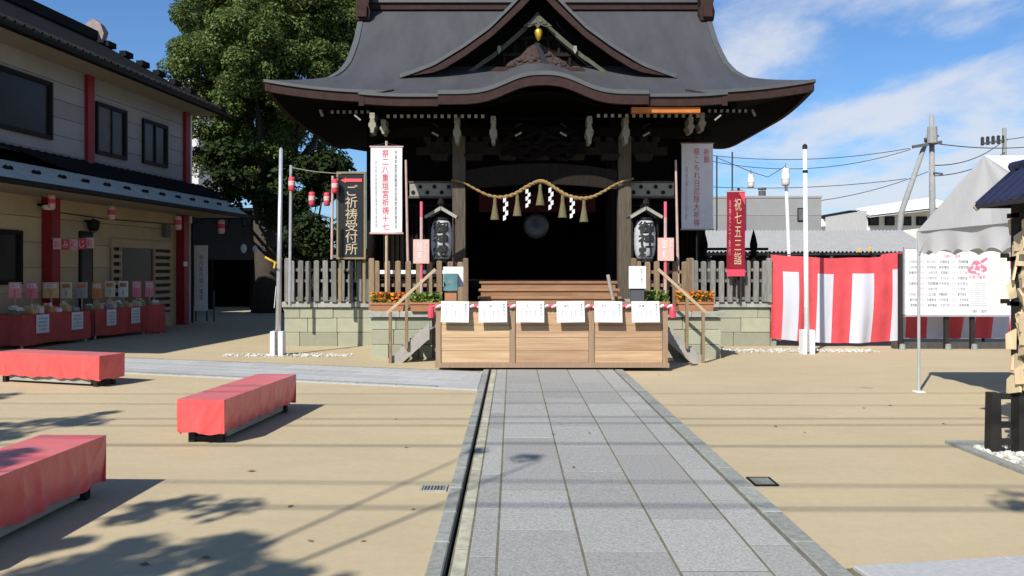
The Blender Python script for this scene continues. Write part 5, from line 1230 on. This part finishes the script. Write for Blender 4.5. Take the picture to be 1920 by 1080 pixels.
boxes_ = [(22, 'cream', .2, 'cream'), (45, 'green', .2, 'dark green'), (73, 'amber', .14, 'amber slatted'), (84, 'white', .14, 'pale'), (103, 'orange', .1, 'orange edged'), (116, 'white', .16, 'white low'), (135, 'amber', .12, 'amber upright'), (150, 'grey', .16, 'grey'),
          (178, 'green', .14, 'green topped'), (194, 'amber', .1, 'amber narrow'), (207, 'purple', .15, 'purple'), (218, 'cream', .1, 'cream narrow'), (230, 'green', .16, 'pale green'), (248, 'amber', .14, 'amber wide'), (266, 'cream', .1, 'cream small'), (279, 'green', .15, 'greenish'), (300, 'orange', .2, 'orange')]
for k, (px_, colr, w, txt) in enumerate(boxes_):
    T = TA if px_ < 165 else TB if px_ < 290 else TC
    f = (px_ - 47) / 121 if T is TA else (px_ - 179) / 94 if T is TB else .55
    p, rt = along(T, max(.03, min(.97, f * .96 + .02)), .16)
    z = .70 if T is not TC else .72
    t = thing('goods_tray', '%s goods tray on the stall %s' % (txt, 'nearest the left edge' if T is TA else 'before the lattice window' if T is TB else 'at the far end'), 'tray', (p.x, p.y, z + .002), rt, 'goods trays on the stalls')
    h = random.uniform(.10, .2)
    MB().box(-.1, .1, -w / 2, w / 2, 0, .02).box(-.1, -.08, -w / 2, w / 2, .02, h).box(.08, .1, -w / 2, w / 2, .02, h * .6).box(-.08, .08, -w / 2, -w / 2 + .015, .02, h * .8).box(-.08, .08, w / 2 - .015, w / 2, .02, h * .8).build('tray', M_POSTER[colr], t, local=True)
    gi = MB()
    for q in range(3): gi.bevbox(-.07 + q * .05, -.035 + q * .05, -w / 2 + .02, w / 2 - .02, .02, h * random.uniform(.7, 1.25) - q * .02, .008)
    gi.build('goods', M_POSTER[['white', 'rose', 'cream', 'amber'][k % 4]], t, local=True)['kind'] = 'stuff'
for k, (px_, w, T, f, lab) in enumerate(((78, 34, TA, .27, 'leftmost'), (141, 27, TA, .78, 'second from the left'), (203, 25, TB, .28, 'third from the left'), (251, 22, TB, .74, 'rightmost'))):
    p, rt = along(T, f, -.03); Yq = p.y; ww = .36 if T is TA else .32
    t = thing('price_sheet', 'white printed sheet on the red stall cloth, ' + lab, 'notice', (p.x, p.y, .30), rt, 'printed sheets on the stall cloth')
    MB().box(0, .008, -ww / 2, ww / 2, 0, .38).build('sheet', M_PAPER, t, local=True)
    lm = MB(); 
    for q in range(4): lettering(lm, ['御守各種', '初穂料', '家内安全', '交通安全'][(q + k) % 4], (0, -.002, .30 - q * .075), ww * .7, .045)
    lm.v = [(.010, a, c) for a, b, c in lm.v]; lm.build('lettering', M_INK, t, local=True)
t = thing('standing_notice', 'tall white standing notice board in the shade beyond the far red column', 'notice board', at(376, 600, 26.0))
Yq = 26.0
MB().box(X(364, Yq), X(389, Yq), Yq, Yq + .03, Z(583, Yq), Z(460, Yq)).build('panel', M_BANNERGREY, t)
for px_ in (353, 366, 387, 400): MB().box(X(px_, Yq) - .02, X(px_, Yq) + .02, Yq + .03, Yq + .07, 0, Z(545 if px_ in (353, 400) else 470, Yq)).build('leg', M_SHEDGREY, t)
lm = MB(); lettering(lm, '境内案内図八幡宮', (X(377, Yq), Yq - .004, Z(520, Yq)), .12, 1.4, True); lm.build('lettering', M_INK, t)

# ------------------------------------------------------------------ trees
def leaf_mesh(centers, n, size, flat=.0):
    V = []
    C = np.array([c[:3] for c in centers]); Rr = np.array([c[3] for c in centers])
    idx = np.repeat(np.arange(len(C)), n); N = len(idx)
    d = RNG.normal(size=(N, 3)); d[:, 2] += .25; d /= np.linalg.norm(d, axis=1, keepdims=True)
    rad = Rr[idx] * RNG.random(N) ** .32
    P = C[idx] + d * rad[:, None] * np.array([1, 1, .8])
    nrm = d * .8 + RNG.normal(size=(N, 3)) * .6 + np.array([0, 0, .5]); nrm /= np.linalg.norm(nrm, axis=1, keepdims=True)
    a = np.cross(nrm, RNG.normal(size=(N, 3))); a /= np.linalg.norm(a, axis=1, keepdims=True); b = np.cross(nrm, a)
    s = size * RNG.uniform(.6, 1.35, N)[:, None]
    q = np.stack([P - a * s, P + b * s * .55 + nrm * s * .12, P + a * s, P - b * s * .55 + nrm * s * .12], 1).reshape(-1, 3)
    return q
def leaf_object(name, m, parent, q):
    N = len(q) // 4; me = bpy.data.meshes.new(name); off = np.array(offs(parent)); q = q - off
    me.vertices.add(N * 4); me.vertices.foreach_set('co', q.astype(np.float32).ravel())
    me.loops.add(N * 4); me.loops.foreach_set('vertex_index', np.arange(N * 4, dtype=np.int32))
    me.polygons.add(N); me.polygons.foreach_set('loop_start', np.arange(N, dtype=np.int32) * 4); me.polygons.foreach_set('loop_total', np.full(N, 4, np.int32))
    me.materials.append(m); me.update(calc_edges=True)
    o = bpy.data.objects.new(name, me); COL.objects.link(o); o.parent = parent; OFF[o.name] = Vector(off); return o
def lobed(lobes, per, rr):
    cs = []
    for (x, y, z, r) in lobes:
        for _ in range(int(per * r * r)):
            d = Vector((rr.gauss(0, 1), rr.gauss(0, 1), rr.gauss(0, 1) + .35)).normalized()
            k = r * rr.uniform(.72, 1.02); cs.append((x + d.x * k, y + d.y * k, z + d.z * k * .85, rr.uniform(.32, .66)))
    return cs
def tree(label, base, lobes, per, n, size, m, seed, trunk_r=.45, name='broadleaf_tree'):
    rr = random.Random(seed); t = thing(name, label, 'tree', base)
    top = max(l[2] for l in lobes) * .62; b = Vector(base); fk = Vector((b.x + rr.uniform(-.3, .3), b.y, top * .42))
    MB().tube([b, b.lerp(fk, .3) + Vector((.1, 0, 0)), fk], [trunk_r * 1.25, trunk_r, trunk_r * .8], 12).build('trunk', M_BARK, t, smooth=True)
    for (x, y, z, r) in lobes:
        e = Vector((x, y, z - r * .2)); mid = fk.lerp(e, .5) + Vector((rr.uniform(-.4, .4), rr.uniform(-.4, .4), -.3))
        MB().tube([fk, mid, e], [trunk_r * .42, trunk_r * .24, trunk_r * .08], 7).build('limb', M_BARK, t, smooth=True)
    leaf_object('crown', m, t, leaf_mesh(lobed(lobes, per, rr), n, size))
    return t
L_ = []
def lobe(px_, py, Y, rpx): p = at(px_, py, Y); L_.append((p[0], p[1], p[2], rpx * Y / F))
for a in ((410, 30, 30.5, 78), (400, 130, 30.0, 72), (395, 225, 30.5, 60), (470, 95, 29.0, 90), (545, 40, 29.8, 85), (560, 130, 29.6, 72), (485, 205, 29.4, 74), (620, 60, 31.0, 72), (650, 120, 31.0, 55),
          (590, 110, 30, 60), (460, -60, 31, 100), (580, -70, 31, 100), (400, -130, 32, 90), (530, -190, 32, 110), (660, -40, 32, 80), (420, 290, 31.5, 56), (500, 290, 31.0, 62), (560, 245, 31.6, 56), (450, 60, 34.5, 95), (560, 10, 35, 100), (480, 190, 34.5, 80)):
    lobe(*a)
tree('big round camphor tree with dense green crown behind the shop and hall', (-9.3, 31.5, 0), L_, 22, 520, .058, M_LEAF, 3, .5)
L_ = []
for a in ((440, 350, 28.5, 36), (500, 395, 28.0, 34), (560, 340, 30, 46), (610, 330, 29.5, 40), (540, 400, 29.5, 36), (420, 300, 29, 34), (600, 345, 31, 30)): lobe(*a)
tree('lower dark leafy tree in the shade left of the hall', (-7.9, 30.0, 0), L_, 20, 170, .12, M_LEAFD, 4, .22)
L_ = []
for a in ((585, 440, 25, 30), (600, 465, 25, 22), (560, 470, 25.5, 22)): lobe(*a)
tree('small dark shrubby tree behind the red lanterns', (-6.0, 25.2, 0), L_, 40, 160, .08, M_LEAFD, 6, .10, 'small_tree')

# trees standing behind the viewer, whose branches shade the court
def shade_tree(label, base, targets, seed, n=62, lk=1.0, cr=.24, kf=22):
    rr = random.Random(seed); t = thing('court_tree', label, 'tree', base)
    b = Vector(base); cs = []; fk = b + Vector((.2, .3, 3.2))
    MB().tube([b, b + Vector((.1, .1, 1.6)), fk, fk + Vector((.1, .2, 3))], [.26, .22, .17, .07], 10).build('trunk', M_BARK, t, smooth=True)
    for gx, gy, h, r in targets:
        e = Vector((gx - .589 * h, gy - 1.003 * h, h))
        MB().tube([fk, fk.lerp(e, .5) + Vector((0, 0, .35)), e], [.05 * lk, .03 * lk, .010], 6).build('limb', M_BARK, t, smooth=True)
        for _ in range(max(1, int(kf * r))):
            cs.append((e.x + rr.gauss(0, r * .75), e.y + rr.gauss(0, r * .55), e.z + rr.gauss(0, r * .4), rr.uniform(.35 * cr, cr)))
    leaf_object('crown', M_LEAF, t, leaf_mesh(cs, n, .062))
shade_tree('leafy tree behind the viewer shading the left benches', (-8.2, -1.6, 0), [(-1.9, 4.55, 5.2, .42), (-1.5, 4.15, 5.4, .30), (-2.5, 4.2, 5.0, .45), (-3.3, 5.2, 4.6, .45), (-3.2, 4.6, 4.8, .3), (-2.25, 5.7, 4.9, .14), (-1.55, 4.9, 5.0, .12),
    (-5.0, 8.2, 4.8, .4), (-5.9, 8.0, 5.2, .5), (-4.6, 8.9, 5.4, .35), (-6.6, 8.8, 5.6, .5), (-5.4, 7.4, 5.0, .25), (-6.8, 10.0, 6, .4)], 11)
shade_tree('leafy tree behind the viewer shading the lower right corner', (5.2, -4.2, 0), [(3.75, 5.35, 5.6, .2), (3.95, 5.1, 5.8, .3), (3.6, 5.6, 5.7, .12)], 12)
shade_tree('slender thinly leaved tree behind the viewer shading the path', (-5.2, -2.2, 0), [(-.35, 7.25, 6.3, .10), (.25, 6.9, 6.2, .12)], 14, 26, .6, .16, 5.0)

# ------------------------------------------------------------------ overhead cables whose shadows cross the court
def cable(x0, x1, y, z, dz, sag, r):
    pts = [Vector((x0 + (x1 - x0) * k / 24, y + dz * (k / 24 - .5), z - sag * (1 - (2 * k / 24 - 1) ** 2))) for k in range(25)]
    o = MB().tube(pts, r, 6).build('overhead_cable', M_WIRE)
    tag(o, 'black overhead cable strung across the court behind the viewer', 'cable', 'overhead cables across the court')
H_ = 7.6
for gy, r, dz, sg_ in ((5.42, .017, -.5, .35), (6.05, .013, -1.0, .4), (7.40, .018, -.3, .3), (8.40, .014, .2, .3), (8.78, .014, .1, .3), (9.7, .011, -.5, .4), (10.6, .010, .3, .35)):
    cable(-26, 18, gy - 1.003 * H_ + .15, H_ + sg_, dz, sg_, r)
for x in (-26, 18):
    t = MB().tube([(x, -.2, 0), (x, -.2, 8.4)], [.17, .11], 10).build('utility_pole', M_CONC); tag(t, 'concrete utility pole carrying the court cables', 'utility pole', 'poles carrying the court cables')

# ------------------------------------------------------------------ background right
def building(name, label, x0, x1, y0, y1, h, m, n_board=0):
    t = thing(name, label, 'building', ((x0 + x1) / 2, y0, 0)); MB().box(x0, x1, y0 + .05, y1, 0, h).build('wall', m, t)
    if n_board:
        me = MB().bevbox(-(x1 - x0) / 2, (x1 - x0) / 2, 0, .05, 0, h / n_board - .015, .01).mesh('cladding_panel', m)
        for i in range(n_board): piece('cladding_panel', me, ((x0 + x1) / 2, y0, h * i / n_board), t)
    return t
Y = 40.0
gb = building('warehouse', 'flat grey clad building with one small window beyond the curtain', X(1330, Y), X(1540, Y), Y, Y + 8, Z(371, Y), M_GREYWALL, 6)
MB().box(X(1330, Y) - .05, X(1540, Y) + .05, Y - .03, Y + 8, Z(371, Y), Z(371, Y) + .1).build('parapet', M_GREYROOF, gb)
wn = MB().box(X(1495, Y), X(1510, Y), Y - .05, Y + .0, Z(415, Y), Z(390, Y)).build('window', M_SASH, gb); MB().box(X(1496.5, Y), X(1508.5, Y), Y - .06, Y - .05, Z(413, Y), Z(392, Y)).build('pane', M_BLIND, wn)
Y = 40.5; vt = MB().tube([(X(1429, Y), Y, Z(372, Y)), (X(1429, Y), Y, Z(358, Y))], .18, 10).lathe([(.0, .12), (.2, .1), (.22, 0), (.0, -.0)], (X(1429, Y), Y, Z(356, Y)), 10).build('roof_vent', M_SHEDGREY, gb)
for px_, yt, yb in ((1373, 285, 400), (1344, 292, 400)):
    o = MB().tube([(X(px_, 38), 38, 0), (X(px_, 38), 38, Z(yt, 38))], .035, 6).build('antenna_mast', M_WIRE); tag(o, 'thin dark mast behind the grey building, %s' % ('tall one over the red banner' if px_ == 1373 else 'one nearest the eave'), 'mast')
Y = 32.0
lr = thing('long_shed', 'long low shed with a grey corrugated roof behind the curtain', 'shed', (X(1570, Y), Y, 0))
xa, xb = X(1290, Y), X(1760, Y)
MB().box(xa, xb, Y + .6, Y + 4, 0, 2.4).build('wall', M_DARK2, lr)
rfm = MB(); zc_, ze = Z(432, Y + 3) , Z(472, Y)
rfm.grid(lambda u, v: (xa + (xb - xa) * u, Y + 3 * v, ze + (zc_ - ze) * v + .035 * math.sin(u * 2 * math.pi * 62)), 496, 1); rfm.build('roof', M_GREYROOF, lr, fix=False)
MB().box(xa, xb, Y - .05, Y, ze - .14, ze - .04).build('gutter', M_SASH, lr)
for px_ in (1330, 1400, 1480, 1560, 1640): MB().box(X(px_, Y), X(px_, Y) + .14, Y + .2, Y + .34, 0, ze).build('post', M_SHEDGREY, lr)
Y = 52.0
wh = thing('white_roof_house', 'house with a broad white roof behind the leaning pole', 'house', (X(1710, Y), Y, 0))
MB().box(X(1638, Y), X(1800, Y), Y + 1, Y + 8, 0, Z(392, Y)).build('wall', M_HOUSEW, wh)
wr = MB(); wr.add([(X(1630, Y), Y, Z(404, Y)), (X(1800, Y), Y, Z(384, Y)), (X(1800, Y), Y + 4, Z(360, Y)), (X(1655, Y), Y + 4, Z(382, Y))], [(0, 1, 2, 3)]); wr.add([(X(1630, Y), Y, Z(404, Y) - .12), (X(1800, Y), Y, Z(384, Y) - .12), (X(1800, Y), Y + 4, Z(360, Y) - .12), (X(1655, Y), Y + 4, Z(382, Y) - .12)], [(0, 1, 2, 3)]); wr.build('roof', M_WHITEROOF, wh, fix=False)
for a, b in ((1640, 1660), (1672, 1690), (1700, 1722), (1732, 1752)): 
    f = MB().box(X(a, Y), X(b, Y), Y + .9, Y + .99, Z(421, Y), Z(404, Y)).build('window', M_SASH, wh); MB().box(X(a + 3, Y), X(b - 3, Y), Y + .86, Y + .9, Z(419, Y), Z(407, Y)).build('pane', M_GLASS, f)
for px0, px1, yt, Y, lab, rm in ((1555, 1585, 424, 62, 'small far pale house left of the row beyond the grey shed', M_WHITEROOF), (1583, 1632, 404, 66, 'far house with a dark hipped roof beyond the grey shed', M_TILE), (1535, 1562, 420, 70, 'tiny far white house beside the grey building', M_WHITEROOF)):
    h_ = thing('far_house', lab, 'house', (X((px0 + px1) / 2, Y), Y, 0), group='far houses')
    MB().box(X(px0, Y), X(px1, Y), Y, Y + 6, 0, Z(yt, Y)).build('wall', M_HOUSEW, h_); xm = X((px0 + px1) / 2, Y)
    MB().prism([(X(px0, Y) - .4, Z(yt, Y)), (X(px1, Y) + .4, Z(yt, Y)), (xm + .8, Z(yt - 9, Y)), (xm - .8, Z(yt - 9, Y))], Y - .4, Y + 6.4).build('roof', rm, h_)
    for k in (.3, .65):
        x = X(px0 + (px1 - px0) * k, Y); MB().box(x, x + .5, Y - .06, Y, Z(yt + 10, Y), Z(yt + 4, Y)).build('window', M_SASH, h_)
# more roofs to close the horizon
rr = random.Random(9)
hl = ['pale', 'grey', 'cream', 'white', 'brown']
for k in range(16):
    Y = rr.uniform(75, 120); x = -70 + k * 9.5 + rr.uniform(-2, 2); w = rr.uniform(6, 10); hh = rr.uniform(4, 6.5)
    px_ = 960 + x * F / Y
    if not (1320 < px_ < 1960): continue
    h_ = thing('distant_house', 'distant low house number of storeys one, seen faintly past the utility pole', 'house', (x, Y, 0)); h_['label'] = 'distant low house far behind the utility pole and tent'; h_['group'] = 'distant houses'
    MB().box(x - w / 2, x + w / 2, Y, Y + 7, 0, hh).build('wall', M_HOUSEW, h_); MB().prism([(x - w / 2 - .4, hh), (x + w / 2 + .4, hh), (x, hh + 1.6)], Y - .4, Y + 7.4).build('roof', M_GREYROOF, h_)
# utility poles
Y = 46.0
up = thing('utility_pole', 'concrete utility pole with a crossarm and a leaning brace pole', 'utility pole', (X(1749, Y), Y, 0))
MB().tube([(X(1749, Y), Y, 0), (X(1747, Y), Y, Z(215, Y))], [.22, .12], 10).build('pole', M_CONC, up, smooth=True)
MB().tube([(X(1676, Y), Y, 0), (X(1690, Y), Y, Z(398, Y)), (X(1741, Y), Y, Z(252, Y))], [.17, .16, .12], 10).build('brace_pole', M_CONC, up, smooth=True)
MB().bar((X(1706, Y), Y - .3, Z(277, Y)), (X(1760, Y), Y - .3, Z(268, Y)), .16, .16).build('crossarm', M_SHEDGREY, up)
MB().bar((X(1730, Y), Y - .2, Z(262, Y)), (X(1756, Y), Y - .2, Z(256, Y)), .12, .12).build('crossarm', M_SHEDGREY, up)
MB().lathe([(0, .5), (.25, .45), (.27, -.45), (0, -.5)], (X(1742, Y), Y - .35, Z(255, Y)), 10).build('transformer', M_CONC, up)
MB().bar((X(1747, Y), Y - .2, Z(325, Y)), (X(1764, Y), Y - .2, Z(327, Y)), .1, .1).build('bracket', M_SHEDGREY, up)
Y2 = 62.0
u2 = thing('utility_pole', 'far utility pole with insulators above the tent ridge', 'utility pole', (X(1884, Y2), Y2, 0))
MB().tube([(X(1884, Y2), Y2, 0), (X(1883, Y2), Y2, Z(240, Y2))], [.22, .14], 10).build('pole', M_CONC, u2)
MB().bar((X(1840, Y2), Y2, Z(270, Y2)), (X(1888, Y2), Y2, Z(262, Y2)), .14, .14).build('crossarm', M_SHEDGREY, u2)
for px_ in (1842, 1852, 1862, 1872, 1882): MB().lathe([(0, .4), (.14, .3), (.14, -.25), (0, -.3)], (X(px_, Y2), Y2, Z(266 - (px_ - 1840) * .1, Y2)), 6).build('insulator', M_WIRE, u2)
def wire(a, b, sag, r, lab):
    a, b = Vector(a), Vector(b); pts = [a.lerp(b, k / 16) - Vector((0, 0, sag * (1 - (2 * k / 16 - 1) ** 2))) for k in range(17)]
    o = MB().tube(pts, r, 5).build('power_line', M_WIRE); tag(o, lab, 'power line')
A = lambda px_, py: at(px_, py, 46.0)
wire(A(1706, 278), A(1290, 286), .5, .020, 'upper power line from the crossarm to behind the hall eave')
wire(A(1708, 280), A(1290, 292), .9, .020, 'second power line running just under the upper one')
wire(A(1700, 335), A(1290, 348), .3, .020, 'lower cable from the brace pole to behind the red banner')
wire(A(1740, 322), A(1290, 368), 1.0, .020, 'slack thin cable from mid pole sinking behind the grey building')
wire(A(1760, 270), at(2010, 262, 60), .4, .03, 'power line from the crossarm going off to the right')
wire(A(1750, 310), at(1884, 262, 62), .5, .03, 'rising cable between the two utility poles')
wire(A(1748, 330), at(1884, 285, 62), .4, .03, 'lower rising cable between the two utility poles')
wire(at(1884, 262, 62), at(2000, 232, 62), .2, .03, 'power line leaving the far utility pole to the right')

# ------------------------------------------------------------------ background left, in the shade
Y = 34.0
sd = thing('grey_outbuilding', 'grey outbuilding with a dark open front deep in the shade of the tree', 'building', (X(440, Y), Y, 0))
MB().box(X(330, Y), X(560, Y), Y, Y + .1, Z(487, Y), Z(395, Y)).build('upper_wall', M_SHEDGREY, sd)
MB().box(X(330, Y), X(560, Y), Y + 2.4, Y + 2.5, 0, Z(487, Y)).build('inner_wall', M_DARK, sd)
MB().box(X(330, Y), X(560, Y), Y - .1, Y + 5, Z(395, Y), Z(390, Y)).build('roof', M_GREYROOF, sd)
for px_ in (392, 470, 545): MB().box(X(px_, Y) - .08, X(px_, Y) + .08, Y + .12, Y + .28, 0, Z(487, Y)).build('post', M_DARK2, sd)
for px_, w in ((410, 10), (455, 8)): 
    f = MB().box(X(px_, Y), X(px_ + w + 10, Y), Y - .05, Y, Z(425, Y), Z(400, Y)).build('window', M_SASH, sd); MB().box(X(px_ + 2, Y), X(px_ + w + 8, Y), Y - .07, Y - .05, Z(423, Y), Z(402, Y)).build('pane', M_BLIND, f)
# closed fence line behind the hall on the left
fb = thing('rear_wall', 'dark board wall closing the court behind the tree', 'wall', (-9, 38, 0), group=None)
me = MB().bevbox(-.48, .48, 0, .06, 0, 2.6, .02).mesh('plank', M_DARK2)
for k in range(16): piece('plank', me, (-16.5 + k * .98, 38, 0), fb)
for i, (px_, y, s) in enumerate(((457, 466, .10), (478, 467, .08), (494, 466, .05))):
    p = at(px_, y, 27); o = MB().lathe([(0, s * 1.6), (s * .8, s), (s, 0), (s * .8, -s), (0, -s * 1.6)], (p[0], 27, p[2]), 10).build('globe_lantern', M_WHITEM, smooth=True); tag(o, ['largest', 'middle', 'smallest'][i] + ' pale globe lantern on the line in the shade', 'lantern', 'pale globe lanterns in the shade')
o = MB().tube([at(400, 452, 27), at(470, 462, 27), at(540, 455, 27)], .008, 5).build('lantern_cord', M_WIRE); tag(o, 'dark cord carrying the pale globe lanterns', 'cord')
wb = thing('white_block', 'white rooftop peeping over the shop eave left of the tree', 'building', at(345, 507, 45))
MB().box(X(322, 45), X(372, 45), 45, 50, 0, Z(158, 45)).build('wall', M_HOUSEW, wb); MB().box(X(318, 45), X(376, 45), 44.8, 50.2, Z(158, 45), Z(152, 45)).build('parapet', M_WHITEROOF, wb)

nb = building('shade_building', 'plain grey building added unseen behind the shop to shade the outbuilding', -22, -13.3, 28.5, 33.5, 8.7, M_SHEDGREY, 6)  # added out of view so its shadow covers the outbuilding
MB().box(-22.1, -13.2, 28.4, 33.6, 8.7, 8.82).build('parapet', M_GREYROOF, nb)

fl = MB(); rr = random.Random(21)
for k in range(44):
    x, y = (rr.uniform(-7, 6), rr.uniform(3.4, 14)) if k > 16 else (rr.gauss(-2.2, 1.6), rr.gauss(5.5, 1.5))
    if -.5 < x < -.3 or 1.5 < x < 1.8: continue
    a = rr.uniform(0, 6.28); l = rr.uniform(.018, .038); u = Vector((math.cos(a), math.sin(a), 0)) * l; v_ = Vector((-math.sin(a), math.cos(a), 0)) * l * .45; c = Vector((x, y, .034 if -.33 < x < 1.77 or (x < -.4 and y > 10.8) else .004)); h = Vector((0, 0, rr.uniform(.004, .014)))
    fl.add([c - u, c + v_ + h, c + u + h * .3, c - v_ + h * .6], [(0, 1, 2, 3)])
fo_ = fl.build('fallen_leaves', mat('dry_leaf', (.16, .10, .045), .8, .3, 9, 0, island=.4), fix=False); tag(fo_, 'dry brown leaves scattered over the court', kind='stuff')
# rainwater pipes and cables on the shop wall
SB('wall_cable', M_WIRE, MB().tube([(.02, -6.0, 2.95), (.02, -3.6, 2.9), (.02, -.2, 2.95)], .012, 5))
SB('meter_box', M_BLIND, MB().bevbox(0, .12, -.95, -.65, 2.55, 2.9, .01))
